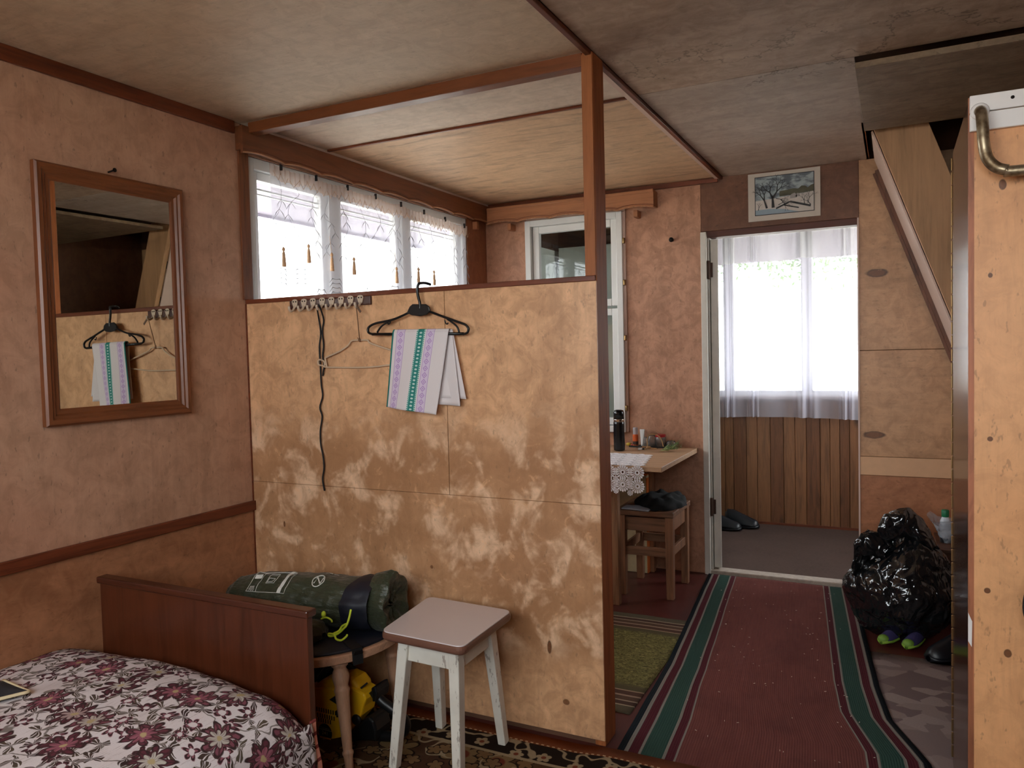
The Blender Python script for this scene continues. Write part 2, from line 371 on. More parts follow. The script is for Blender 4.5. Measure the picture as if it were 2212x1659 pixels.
for u0, u1 in ((REAR[0]+.05, mid-.03), (mid+.03, REAR[1]-.05)): pane('X', u0, u1, REAR[2]+.05, REAR[3]-.05, -3.06, w4)
# ceiling ----------------------------------------------------------------
q = MB(); q.box(-.1, 2.2, -3.1, 2.11, 2.216, 2.3); q.box(2.2, 3.5, -3.1, 1.31, 2.216, 2.3)
ce = struct(q.build('ceiling', m_core), 'low ceiling of stained fibreboard sheets')
def cp(x0, x1, y0, y1, mat, z=H, th=.012): panel(ce, x0, x1, y0, y1, z, z+th, mat)
cp(0, 1.455, -3.0, 0, m_ceil); cp(0, 1.455, .001, .478, m_ceil2); cp(0, 1.455, .482, YB, m_ceil3)
cp(1.475, 3.4, -3.0, .483, m_ceil4); cp(1.475, 2.198, .488, YB, m_ceil5)
e = panel(ce, 2.2, 3.4, .487, 1.31, 2.163, 2.183, m_ceil6)
struct(B(1.456, 1.474, -3.0, YB, 2.186, H).build('trim_6', m_trim, bevel=.002), 'dark batten along the ceiling above the passage')
struct(B(1.434, 1.456, .115, YB, 2.190, H).build('trim_7', m_pale, bevel=.002), 'pale strip beside the dark ceiling batten')
struct(B(0.04, 1.434, .472, .486, 2.190, H).build('trim_8', m_trimx, bevel=.002), 'thin brown batten across the alcove ceiling')
struct(B(.04, XP-.035, 0, .05, 2.158, H).build('trim_9', timber('beam_pine', srgb(124, 70, 40), 'X', .4, .8, .35), bevel=.003), 'reddish beam under the ceiling above the partition')
struct(B(2.188, 2.2, 1.31, YB, 2.2, 2.42).build('trim_10', timber('hatch_cheek', srgb(140, 88, 56), 'Y', .5)), 'brown cheek of the stair hatch')
struct(B(0, .03, .1, YB, 2.178, H).build('trim_11', m_pale, bevel=.002), 'pale strip above the window pelmet')
q = MB(); q.box(-.1, 3.5, -3.1, -3.0, 2.3, 3.2); q.box(-.1, 3.5, 2.6, 2.7, 2.3, 3.2); q.box(-.1, 0, -3.1, 2.7, 2.3, 3.2); q.box(3.4, 3.5, -3.1, 2.7, 2.3, 3.2); q.box(-.1, 3.5, -3.1, 2.7, 3.2, 3.25)
q.box(-.1, 3.5, 2.1, 2.7, 2.38, 2.42); struct(q.build('wall_attic', m_dkwood), 'dark attic above the stair hatch')
q = MB()
for i in range(5): q.bar((2.3, 1.3+i*.28, 2.75-.02*i), (3.4, 1.3+i*.28, 2.55), .05, .12)
struct(q.build('trim_12', m_dkwood), 'dark rafters inside the stair hatch')
# partition -----------------------------------------------------------------
q = MB(); q.box(.0, .05, .006, .05, 0, 1.49); q.box(0, XP-.035, .006, .05, 1.45, 1.49); q.box(0, XP-.035, .006, .05, 0, .04); q.box(.7, .74, .006, .05, .04, 1.45)
wp = struct(q.build('wall_partition', m_core), 'waist-high plywood partition carrying the hook rail')
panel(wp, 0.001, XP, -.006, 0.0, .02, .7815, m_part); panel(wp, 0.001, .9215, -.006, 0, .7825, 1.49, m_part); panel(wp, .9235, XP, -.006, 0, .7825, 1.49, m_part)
panel(wp, 0.001, XP-.035, .05, .056, 0, 1.49, m_partb)
B(0.0, XP-.002, -.009, .06, 1.49, HP).build('cap', m_trimx, wp, bevel=.002)
B(0.0, .005, -.010, -.006, .0, 1.49).build('edge_strip', m_trim, wp)
q = MB(); q.box(XP-.036, XP, .0, .095, 0, 2.198); q.box(XP-.030, XP-.006, .095, .116, 0, 2.198)
po = struct(q.build('trim_13', m_postd, bevel=.003), 'varnished square post at the end of the partition')
B(XP-.036, XP-.001, -.0045, .0, HP, 2.19).build('front_strip', m_post, po, bevel=.001)
# window 1 (left wall, behind the partition) ---------------------------------
y0, y1, z0, z1 = WL
w1 = struct(wframe('Y', y0, y1, z0, z1, -.085, -.008, .045).build('window_1', m_white, bevel=.003), 'white three-light window behind the lace curtain')
for a in (.571, 1.156): B(-.08, -.012, a-.036, a+.036, z0+.045, z1-.045).build('mullion', m_white, w1, bevel=.003)
for a, b in ((.075, .535), (.607, 1.12), (1.192, 1.745)):
    s = wframe('Y', a, b, z0+.045, z1-.045, -.07, -.03, .035).build('sash', m_white, w1, bevel=.003)
    pane('Y', a+.035, b-.035, z0+.08, z1-.08, -.05, s)
    q = MB(); q.box(-.058, -.05, a+.035, b-.035, z1-.115, z1-.108); q.box(-.058, -.05, a+.035, b-.035, z1-.135, z1-.13); q.build('vent_slat', m_white, s)
B(-.008, .02, y0, y1, z0-.03, z0).build('sill', m_white, w1, bevel=.004)
# window 2 (back wall, looking into the veranda) -----------------------------
w2 = struct(wframe('X', .285, .905, .79, 2.07, YB-.03, YB+.09, .036).build('window_2', m_white, bevel=.003), 'white casement in the back wall beside the post')
for a, b in ((1.53, 2.034), (.83, 1.516)):
    s = wframe('X', .325, .868, a, b, YB+.0, YB+.035, .042).build('sash', m_white, w2, bevel=.004)
    pane('X', .367, .826, a+.04, b-.04, YB+.02, s)
B(.895, .92, YB-.012, YB, .79, 2.085).build('casing', m_pale, w2, bevel=.004); B(.285, .92, YB-.014, YB, 2.066, 2.088).build('casing', m_pale, w2, bevel=.004)
for z in (1.9, 1.66, 1.34, .93): MB().lathe([(.008, -.016), (.009, -.012), (.009, .012), (.008, .016)], 10, (.912, YB-.022, z)).build('hinge', flat('brass_hinge', srgb(150, 120, 80), .35, .8), w2, smooth=True)
# doorway -------------------------------------------------------------------
q = MB(); q.box(1.352, 1.384, YB-.022, YB+.03, 0, DZ-.005); q.box(1.384, 1.394, YB+.01, YB+.09, 0, DZ-.005)
d1 = struct(q.build('door_1', m_whiteold, bevel=.003), 'white painted door frame with the door swung into the veranda')
B(1.384, 2.142, YB, YB+.085, DZ-.035, DZ).build('head', timber('door_head', srgb(84, 42, 28), 'X', .5), d1, bevel=.002)
th = B(1.37, 2.142, YB-.012, YB+.07, 0, .024).build('threshold', flat('worn_threshold_paint', srgb(168, 154, 140), .6, var=.4, scale=40), d1, bevel=.005)
lm = MB(Matrix.Translation((1.400, YB+.012, 0)) @ Matrix.Rotation(R(14), 4, 'Z')); lm.box(0, .04, 0, .74, .035, DZ-.045)
leaf = lm.build('leaf', m_whiteold, d1, bevel=.003)
m_rust = flat('rusty_hinge', srgb(70, 48, 36), .6, .5)
for z in (1.70, .38): MB().lathe([(.009, -.05), (.010, -.045), (.010, .045), (.009, .05)], 10, (1.391, YB-.004, z)).box(1.388, 1.412, YB+.002, YB+.011, z-.04, z+.04).build('hinge', m_rust, leaf, smooth=False)
# veranda ----------------------------------------------------------------------
t = NT('veranda_carpet'); v = t.co(); n = t.noise(v, 60, 4); m = t.noise(v, 3, 3)
m_vfl = t.set(t.mix(t.math('MULTIPLY', n, m), srgb(92, 75, 68), srgb(52, 41, 38)), .95, spec=.1)
struct(B(-.3, 3.1, 2.12, 3.5, -.08, .002).build('floor_veranda', m_vfl), 'grey-brown carpeted veranda floor')
m_vpl = timber('veranda_plank_pine', srgb(132, 88, 56), 'Z', .45, 1.0, .4, knotty=5)
m_vpl2 = timber('veranda_plank_pine_amber', srgb(114, 72, 44), 'Z', .45, 1.3, .45, knotty=6)
q = MB(); q.box(-.2, WV[0], 3.4, 3.5, -.08, 2.4); q.box(WV[1], 3.1, 3.4, 3.5, -.08, 2.4); q.box(WV[0], WV[1], 3.4, 3.5, -.08, WV[2]); q.box(WV[0], WV[1], 3.4, 3.5, WV[3], 2.4)
wv = struct(q.build('wall_veranda', m_core), 'plank-clad outer wall of the veranda under the window')
x = .96; i = 0; r2 = random.Random(3)
while x < 2.85:
    wd = r2.choice((.062, .075, .085, .09)); dd = r2.uniform(0, .003)
    B(x+.0012, x+wd-.0012, 3.384+dd, 3.4, .0, WV[2]-.01).build('plank', (m_vpl, m_vpl2)[i % 3 == 1], wv, bevel=.0025, seg=1); x += wd; i += 1
B(.95, 2.85, 3.376, 3.4, 0, .018).build('skirting', m_trimx, wv)
m_vw = flat('veranda_white_board', srgb(206, 212, 204), .5, var=.06, scale=6)
q = MB(); q.box(-.04, .94, 3.30, 3.395, 0, 2.075); struct(q.build('wall_veranda_panel', m_vw, bevel=.002), 'pale painted board wall seen through the small window')
q = MB(); q.box(-.2, -.08, 2.11, 3.4, -.08, 2.06); wvl = struct(q.build('wall_veranda_left', m_vw)); panel(wvl, -.2, -.08, 2.11, 3.4, 2.062, 2.4, m_dkwood)
q = MB(); q.box(2.95, 3.1, 2.11, WS[0], -.08, 2.4); q.box(2.95, 3.1, WS[1], 3.4, -.08, 2.4); q.box(2.95, 3.1, WS[0], WS[1], -.08, WS[2]); q.box(2.95, 3.1, WS[0], WS[1], WS[3], 2.4); struct(q.build('wall_veranda_right', m_vpl2))
w5 = struct(wframe('Y', *WS, 2.98, 3.05, .05).build('window_added', m_white)); pane('Y', WS[0]+.05, WS[1]-.05, WS[2]+.05, WS[3]-.05, 3.0, w5)  # unseen window, added to light the far end of the veranda
struct(B(-.3, 3.1, 2.11, 3.5, 2.36, 2.4).build('ceiling_veranda', timber('veranda_ceiling', srgb(92, 74, 62), 'X', .6)))
panel(wv, -.08, .95, 3.388, 3.4, 2.075, 2.36, m_dkwood); panel(wv, .95, 2.95, 3.388, 3.4, WV[3], 2.36, m_dkwood); panel(wb, -.08, wx0, Y1, Y1+.006, 0, 2.36, m_vw); panel(wb, wx0, wx1, Y1, Y1+.006, 0, wz0, m_vw); panel(wb, wx1, DX0-.01, Y1, Y1+.006, 0, 2.36, m_vw)  # white veranda-side panels on the back wall added to bounce light
w3 = struct(wframe('X', *WV, 3.41, 3.47, .05).build('window_3', m_white, bevel=.003), 'wide veranda window behind the sheer curtain')
for a in (1.235, 1.765, 2.3): B(a-.036, a+.036, 3.405, 3.47, WV[2]+.05, WV[3]-.05).build('mullion', m_white, w3, bevel=.003)
for a, b in ((1.0, 1.2), (1.271, 1.729), (1.801, 2.264), (2.336, 2.70)): pane('X', a, b, WV[2]+.05, WV[3]-.05, 3.44, w3)
B(WV[0], WV[1], 3.36, 3.41, WV[2]-.012, WV[2]+.012).build('sill', flat('grey_sill', srgb(150, 136, 130), .5), w3, bevel=.004)
# outdoors --------------------------------------------------------------------
t = NT('pale_bounce_ground'); v = t.co(); m_gr = t.set(t.mix(t.noise(v, 1.5, 5), srgb(196, 190, 178), srgb(216, 208, 194)), .9)  # unseen ground, coloured pale to bounce daylight up to the ceiling
struct(B(-40, 40, -40, 40, -.62, -.6).build('ground', m_gr))
m_eave = flat('eave_boards', srgb(150, 145, 165), .7)
q = MB(); q.bar((-.85, -.5, 2.11), (-.85, 2.6, 2.11), .02, .10); q.add([(-.86, -.5, 2.07), (-.1, -.5, 2.30), (-.1, 2.6, 2.30), (-.86, 2.6, 2.07), (-.86, -.5, 2.10), (-.1, -.5, 2.33), (-.1, 2.6, 2.33), (-.86, 2.6, 2.10)], [(0, 1, 2, 3), (7, 6, 5, 4), (0, 4, 5, 1), (2, 6, 7, 3), (1, 5, 6, 2), (0, 3, 7, 4)])
q.add([(.5, 3.45, 2.34), (.5, 4.25, 1.955), (3.2, 4.25, 1.955), (3.2, 3.45, 2.34), (.5, 3.45, 2.38), (.5, 4.25, 1.995), (3.2, 4.25, 1.995), (3.2, 3.45, 2.38)], [(0, 1, 2, 3), (7, 6, 5, 4), (0, 4, 5, 1), (2, 6, 7, 3), (1, 5, 6, 2), (0, 3, 7, 4)])
struct(q.build('trim_14', m_eave), 'grey roof overhang outside the curtained window')
# ================================================================== rugs
def uvn(t): return t.co('UV')
def polar(t, vec, scale, rndm=.8):
    q = t.vor(vec, scale, 'F1', rndm, '2D'); l = t.vmath('SUBTRACT', vec, q.outputs['Position']); x, y, _ = t.sep(l)
    r = t.vmath('LENGTH', t.comb(x, y)); c = t.sep(q.outputs['Color'])
    th = t.math('ADD', t.math('ARCTAN2', y, x), t.math('MULTIPLY', c[0], 6.283)); return r, th, c
def petals(t, r, th, n, R0, depth):
    """signed edge: >0 inside a flower of n petals and radius R0"""
    k = t.math('MULTIPLY_ADD', t.math('ABSOLUTE', t.math('COSINE', t.math('MULTIPLY', th, n/2))), depth, 1-depth)
    return t.math('SUBTRACT', t.math('MULTIPLY', k, R0), r)
# oriental carpet
t = NT('oriental_carpet_pile'); uv = uvn(t); wob = t.vmath('SCALE', t.noisec(uv, 6)); wob.node.inputs['Scale'].default_value = .03
p_ = t.vmath('ADD', uv, wob); e = t.sep(uv)[1]
brown, black, beige, tan = srgb(82, 58, 38), srgb(28, 20, 17), srgb(160, 140, 110), srgb(124, 94, 62)
fld = t.mix(t.mr(t.noise(p_, 7, 3), .46, .54), brown, srgb(74, 48, 34))
r, th, c = polar(t, p_, 5.2); d = petals(t, r, th, 6, .075, .5)
fld = t.mix(t.mr(d, -.004, .004), fld, srgb(130, 104, 70)); fld = t.mix(t.mr(t.math('ABSOLUTE', d), .006, .002), fld, black); fld = t.mix(t.mr(r, .03, .022), fld, srgb(110, 50, 36))
l = t.mr(t.math('ABSOLUTE', t.math('SUBTRACT', t.noise(p_, 8, 1), .5)), .02, .008); fld = t.mix(l, fld, beige)
r, th, c = polar(t, p_, 11); d = petals(t, r, th, 5, .030, .45); fld = t.mix(t.mr(d, -.002, .003), fld, tan); fld = t.mix(t.mr(t.math('ABSOLUTE', d), .004, .001), fld, black)
bd = black; l = t.mr(t.math('ABSOLUTE', t.math('SUBTRACT', t.noise(p_, 11, 1), .5)), .035, .015); bd = t.mix(l, bd, beige)
r, th, c = polar(t, t.vmath('MULTIPLY', uv, (1, 1, 1)), 9, .35); d = petals(t, r, th, 5, .026, .35); bd = t.mix(t.mr(d, -.002, .002), bd, beige); bd = t.mix(t.mr(r, .010, .007), bd, srgb(120, 60, 40))
col = t.mix(t.mr(e, .155, .16, smooth=False), bd, fld)
col = t.mix(t.mr(t.math('ABSOLUTE', t.math('SUBTRACT', e, .155)), .008, .006), col, beige)
x = t.sep(uv)[0]; dots = t.math('MULTIPLY', t.mr(t.math('SINE', t.math('MULTIPLY', x, 330)), -.1, .1), t.mr(t.math('ABSOLUTE', t.math('SUBTRACT', e, .052)), .0035, .0025))
edge = t.mix(dots, srgb(128, 72, 44), srgb(205, 170, 130)); col = t.mix(t.mr(e, .056, .058, smooth=False), edge, col)
fz = t.noise(uv, 220, 2); col = t.mix(t.math('MULTIPLY', fz, .35), col, mul(brown, .5)); t.bump(fz, .4, .003); m_carpet = t.set(col, .95, spec=.08)
def carp(u, v): return (.20+u*1.85+.02*math.sin(v*5), -.030-.010*u*0-v*2.3, .0045+.0105*max(0, min(1, (.20+u*1.85-1.40)/.11))+.0006*math.sin(u*31)*math.sin(v*23))
o = MB().grid(carp, 40, 40, lambda u, v: (u*1.85, v*2.3)).build('oriental_carpet', m_carpet, smooth=True, solid=.006)
tag(o, 'dark brown oriental carpet with beige flowers and vines under the white stool', 'carpet')
# red runner
t = NT('red_runner_weave'); uv = uvn(t); u, v_, _ = t.sep(uv)
rib = t.math('SINE', t.math('MULTIPLY', u, 900)); red = t.mix(t.noise(t.map(uv, (40, 2, 1)), 3, 4), srgb(130, 76, 68), srgb(100, 54, 49))
red = t.mix(t.mr(t.noise(uv, 5, 4), .45, .75, 0, .5), red, srgb(88, 48, 44)); green, mar, gry, dkk = srgb(52, 76, 66), srgb(84, 34, 40), srgb(134, 126, 116), srgb(26, 30, 34)
W_ = .80; s = t.math('MINIMUM', u, t.math('SUBTRACT', W_, u))
stops = [(0, dkk), (.018, gry), (.028, mar), (.055, gry), (.063, green), (.125, gry), (.131, mar), (.153, gry), (.162, (1, 1, 1))]
rp = t.ramp(s, stops, 'CONSTANT'); col = t.mix(t.mr(s, .1615, .1622, smooth=False), rp, red)
col = t.mix(t.math('MULTIPLY', t.noise(uv, 260, 2), .30), col, mul(dkk, .6)); t.bump(t.math('ADD', rib, t.noise(uv, 90, 3)), .25, .002); m_runner = t.set(col, .95, spec=.08)
Lp = [(-1.9, 1.60), (-.6, 1.545), (0, 1.520), (.30, 1.505), (.69, 1.489), (1.2, 1.445), (1.7, 1.40), (2.0, 1.376)]
Rp = [(-1.9, 2.46), (-.6, 2.45), (.0, 2.437), (.276, 2.405), (.539, 2.30), (.791, 2.257), (1.2, 2.21), (1.577, 2.167), (2.0, 2.118)]
def lin(P, y):
    for (a, b), (c_, d_) in zip(P, P[1:]):
        if y <= c_: k = (y-a)/(c_-a); return b+(d_-b)*k
    return P[-1][1]
def run(u, v):
    y = -1.9+v*3.895; a, b = lin(Lp, y), lin(Rp, y)
    return (a+(b-a)*u, y, .0080+.0015*math.sin(y*9+u*3)*math.sin(u*5)+.0008*math.sin(y*23))
o = MB().grid(run, 36, 120, lambda u, v: (u*.80, v*3.9)).build('red_runner', m_runner, smooth=True, solid=.004)
tag(o, 'long red runner rug with dark green and grey striped borders', 'rug')
q = MB(); r3 = random.Random(5)
for i in range(90):
    y = r3.uniform(.15, 1.9); x = lin(Lp, y)+.1+r3.random()*(lin(Rp, y)-lin(Lp, y)-.2); a = r3.random()*6.28; L = r3.uniform(.002, .008)
    q.bar((x, y, .0122), (x+L*math.cos(a), y+L*math.sin(a), .0126), .0016, .0012)
o = q.build('crumbs', flat('pale_crumbs', srgb(200, 180, 160), .8)); o['kind'] = 'stuff'; tag(o, 'pale crumbs and straw bits scattered on the red runner', 'crumbs')
# olive rug in the alcove
t = NT('olive_rug_pile'); uv = uvn(t); u, v_, _ = t.sep(uv)
n = t.noise(t.map(uv, (26, 60, 1)), 2, 5, .65, 1.5); ol = t.ramp(n, [(.3, srgb(48, 44, 28)), (.5, srgb(112, 104, 62)), (.7, srgb(168, 158, 98))])
s = t.math('MINIMUM', v_, t.math('SUBTRACT', .98, v_))
st = t.ramp(s, [(0, srgb(96, 88, 70)), (.05, srgb(170, 150, 126)), (.058, srgb(84, 62, 52)), (.085, srgb(168, 146, 124)), (.092, srgb(96, 72, 58)), (.125, srgb(160, 132, 112)), (.133, srgb(92, 66, 54)), (.165, srgb(170, 140, 116)), (.172, srgb(92, 84, 60))], 'CONSTANT')
col = t.mix(t.mr(s, .20, .24), st, ol); t.bump(n, .7, .008); m_olive = t.set(col, .95, spec=.08)
o = MB().grid(lambda u, v: (.72+u*.76, .24+v*.98, .0022+.0006*math.sin(u*17+v*9)), 24, 40, lambda u, v: (u*.88, v*.98)).build('olive_rug', m_olive, smooth=True, solid=.005)
tag(o, 'shaggy olive green rug with brown striped ends behind the partition', 'rug')
# pale patterned rug by the wardrobe
t = NT('pale_rug_pattern'); uv = uvn(t); q = t.vor(t.map(uv, (9, 12, 1), rot=(0, 0, R(30))), 1.0, 'F1', .9, '2D'); q.distance = 'CHEBYCHEV'
cc = t.sep(q.outputs['Color'])[0]; col = t.ramp(cc, [(0, srgb(128, 110, 106)), (.35, srgb(142, 124, 118)), (.6, srgb(112, 94, 92)), (.8, srgb(150, 134, 128))], 'CONSTANT')
col = t.mix(t.math('MULTIPLY', t.noise(uv, 120, 3), .5), col, srgb(110, 92, 88)); m_prug = t.set(col, .95, spec=.08)
o = MB().grid(lambda u, v: (2.16+u*.74, .10+v*1.06, .0020), 12, 12, lambda u, v: (u, v*1.4)).build('pale_rug', m_prug, smooth=True, solid=.003)
tag(o, 'pale grey-pink rug with a blocky pattern beside the wardrobe', 'rug')
# ================================================================== mirror
mx = thing('wall_mirror', (0, -.577, 1.081), 'wall mirror in a moulded brown wooden frame on the left wall', 'mirror')
a0, a1, b0, b1 = -.842, -.312, 1.081, 1.883
prof = [(0, .002), (0, .020), (.006, .026), (.018, .026), (.024, .020), (.030, .020), (.036, .014), (.046, .014), (.052, .010), (.052, .002)]
m_mfr = [timber('mirror_frame_upright', srgb(122, 70, 40), 'Z', .35, 1.2, .4), timber('mirror_frame_cross', srgb(122, 70, 40), 'Y', .35, 1.2, .4)]
MT = Matrix.Translation((0, a0, 0)) @ Matrix.Rotation(R(-.75), 4, 'Z') @ Matrix.Translation((0, -a0, 0))
q = MB(MT); cs = [((a0, b0), (1, 1)), ((a1, b0), (-1, 1)), ((a1, b1), (-1, -1)), ((a0, b1), (1, -1))]
for i in range(4):
    (A, sa), (Bq, sb) = cs[i], cs[(i+1) % 4]; v = []
    for (c_, s_) in ((A, sa), (Bq, sb)): v += [(h, c_[0]+s_[0]*d, c_[1]+s_[1]*d) for d, h in prof]
    n = len(prof); q.add(v, [(j, (j+1) % n, n+(j+1) % n, n+j) for j in range(n)]+[tuple(range(n)), tuple(range(2*n-1, n-1, -1))], mi=1-i % 2)
q.build('frame', m_mfr, mx)
t = NT('mirror_silver'); v = t.co(); m_mir = t.set(t.mix(t.noise(v, 9, 3), (.66, .68, .63), (.72, .73, .68)), .012, 1.0)
MB(MT).box(.003, .009, a0+.05, a1-.05, b0+.05, b1-.05).build('mirror_glass', m_mir, mx)
m_iron = flat('dark_iron', srgb(40, 34, 30), .5, .7)
o = MB().tube([(0, -.583, 1.897), (.03, -.583, 1.900)], .003, 8).lathe([(.0, 0), (.007, .001), (.007, .003), (0, .004)], 10, (.03, -.583, 1.90), (1, 0, 0)).build('nail', m_iron)
tag(o, 'dark nail in the left wall just above the mirror', 'nail')
p = PX(1453, 520, 'Y', YB); o = MB().tube([p, p+Vector((0, -.03, .002))], .006, 8).ball(p+Vector((0, -.032, .002)), .014, 5).build('wall_peg', m_iron, smooth=True)
tag(o, 'round dark peg on the back wall left of the doorway', 'peg')
# ================================================================== bed
bed = thing('bed', (.455, -.69, 0), 'low wooden bed with a dark brown varnished footboard', 'bed')
m_bedw = timber('varnished_footboard', srgb(86, 42, 24), 'Z', .28, .8, .35, spec=.55); m_bedx = timber('varnished_footboard_cap', srgb(78, 38, 24), 'X', .25, 1, .35, spec=.6)
fb = B(.028, .884, -.700, -.678, .04, .566).build('footboard', m_bedw, bed, bevel=.002)
B(.020, .892, -.708, -.668, .566, .588).build('top_rail', m_bedx, fb, bevel=.005)
for x_ in (.035, .84): B(x_, x_+.036, -.700, -.676, 0, .05).build('leg', m_bedw, bed, bevel=.002)
for x_ in (.035, .84): B(x_, x_+.036, -2.66, -2.62, 0, .05).build('leg', m_bedw, bed, bevel=.002)
B(.028, .884, -2.66, -2.636, .04, .75).build('headboard', m_bedw, bed, bevel=.002)
for x_ in (.030, .852): B(x_, x_+.022, -2.636, -.70, .14, .27).build('side_rail', m_bedx, bed, bevel=.002)
B(.045, .835, -2.63, -.80, .2, .335).build('mattress', flat('mattress_ticking', srgb(170, 150, 130), .9), bed, bevel=.03, seg=3)
# woven floral bedspread
t = NT('floral_tapestry'); uv0 = uvn(t); wob = t.vmath('SCALE', t.vmath('SUBTRACT', t.noisec(uv0, 20), (.5, .5, .5))); wob.node.inputs['Scale'].default_value = .034
uv = t.vmath('ADD', uv0, wob); u, v_, _ = t.sep(uv0)
cream, maroon, pink, dk, olv = srgb(238, 230, 232), srgb(100, 40, 56), srgb(164, 98, 114), srgb(50, 28, 28), srgb(92, 82, 66)
col = t.mix(t.mr(t.noise(t.map(uv0, (140, 9, 1)), 2, 3), .58, .68, 0, .5), cream, srgb(150, 124, 116))
li = t.mr(t.math('ABSOLUTE', t.math('SUBTRACT', t.noise(uv, 9, 1), .52)), .014, .006, 0, .8); col = t.mix(li, col, olv)
# leaf sprigs
r, th, c = polar(t, t.vmath('ADD', uv, (.31, .17, 0)), 19, .9)
lf = t.math('SUBTRACT', t.math('MULTIPLY', t.math('POWER', t.math('ABSOLUTE', t.math('COSINE', t.math('MULTIPLY', th, 1.5))), 2.0), .040), r)
pick = t.mr(c[1], .12, .14); vein = t.mr(t.math('ABSOLUTE', t.math('SINE', t.math('MULTIPLY', th, 7))), .25, .5)
col = t.mix(t.math('MULTIPLY', t.mr(lf, -.001, .002), pick), col, t.mix(vein, cream, t.mix(c[2], olv, dk)))
# small blossoms
r, th, c = polar(t, t.vmath('ADD', uv, (.07, .43, 0)), 15, .95); d = petals(t, r, th, 5, .023, .6); pick = t.mr(c[1], .25, .27)
sm = t.mix(t.mr(t.math('ABSOLUTE', t.math('SUBTRACT', d, .005)), .004, .002), t.mix(c[2], maroon, pink), dk); sm = t.mix(t.mr(r, .010, .007), sm, cream)
col = t.mix(t.math('MULTIPLY', t.mr(d, -.0015, .0015), pick), col, sm)
# large flowers
r, th, c = polar(t, t.vmath('MULTIPLY', uv, (1, .8, 1)), 7.6, .85); th = t.math('ADD', th, t.math('MULTIPLY', r, 5.0)); d = petals(t, r, th, 8, .049, .55); d2 = petals(t, r, th, 8, .030, .5)
fl = t.mix(t.mr(t.math('SINE', t.math('MULTIPLY', th, 18)), .2, .7, 0, .7), t.mix(t.mr(c[2], .45, .55), maroon, t.mix(.5, pink, maroon)), dk)
fl = t.mix(t.mr(d, .009, .005), fl, dk)
inn = t.mix(t.mr(t.math('ABSOLUTE', d2), .005, .0025), t.mix(t.mr(c[1], .4, .5), pink, srgb(206, 200, 190)), dk); inn = t.mix(t.mr(t.math('SINE', t.math('MULTIPLY', th, 13)), .3, .8, 0, .45), inn, maroon)
fl = t.mix(t.mr(d2, -.002, .002), fl, inn); fl = t.mix(t.mr(r, .009, .006), fl, srgb(196, 176, 130))
col = t.mix(t.mr(d, -.002, .002), col, fl)
# woven border: two ruled lines and a zigzag along the hem
for a, wd in ((1.135, .003), (1.30, .004), (1.36, .004)): col = t.mix(t.mr(t.math('ABSOLUTE', t.math('SUBTRACT', u, a)), wd, wd*.6), col, dk)
zz = t.math('PINGPONG', v_, .035); zz = t.math('ABSOLUTE', t.math('SUBTRACT', t.math('SUBTRACT', u, 1.31), zz))
col = t.mix(t.math('MULTIPLY', t.mr(zz, .008, .004), t.mr(t.math('ABSOLUTE', t.math('SUBTRACT', u, 1.33)), .03, .028)), col, dk)
wv_ = t.noise(uv0, 320, 2); col = t.mix(t.math('MULTIPLY', wv_, .22), col, srgb(140, 118, 116)); t.bump(wv_, .25, .002)
m_spread = t.set(col, .85, spec=.15)
def spread_pt(u, v):
    # u: arc across the bed then down its side; v: along the bed from the foot
    L = 1.40; s = u*L; y = -.722-v*1.92; lump = .010*noise.noise((s*4.2, y*3.1, 1.3))+.005*noise.noise((s*9, y*8, 4))
    top = .392+.022*math.sin(min(1, s/.75)*math.pi)
    if s < .76: x, z = .006+s, top
    elif s < .76+.22: k = (s-.76)/.22; a = k*math.pi/2; x, z = .766+.145*math.sin(a), .392-.14*(1-math.cos(a))
    else: k = s-.98; x, z = .911+.012*math.sin(y*16)*min(1, k*4), .252-k
    foot = math.exp(-(v*1.92)/.045); z -= .075*foot if z > .3 else .0
    y2 = y+.0
    if s > .98: y2 += .010*math.sin(k*9)
    return (max(.003, x+(lump*.5 if s > .8 else 0)), y2, max(.012, z+(lump if s < .9 else 0)))
o = MB().grid(spread_pt, 110, 150, lambda u, v: (u*1.40, v*1.92)).build('bedspread', m_spread, smooth=True, solid=.006)
tag(o, 'cream woven bedspread with maroon flowers draped over the bed', 'bedspread')
def hem(u, v): y = -.717+.02*u; return (.890+.022*math.exp(-((v-.4)**2)*4)+.002*math.sin(v*7), y+.003*math.sin(v*7), .10+v*.19)
t = NT('peach_blanket_weave'); uv = uvn(t); v_ = t.sep(uv)[1]
col = t.mix(t.mr(t.math('ABSOLUTE', t.math('SUBTRACT', t.math('PINGPONG', v_, .18), .09)), .02, .03), srgb(130, 48, 44), srgb(226, 150, 128)); col = t.mix(t.mr(v_, .12, .10), col, srgb(110, 34, 36)); m_peach = t.set(col, .9)
o = MB().grid(hem, 8, 24).build('blanket', m_peach, smooth=True, solid=.006); tag(o, 'peach and maroon blanket edge showing under the bedspread by the footboard', 'blanket')
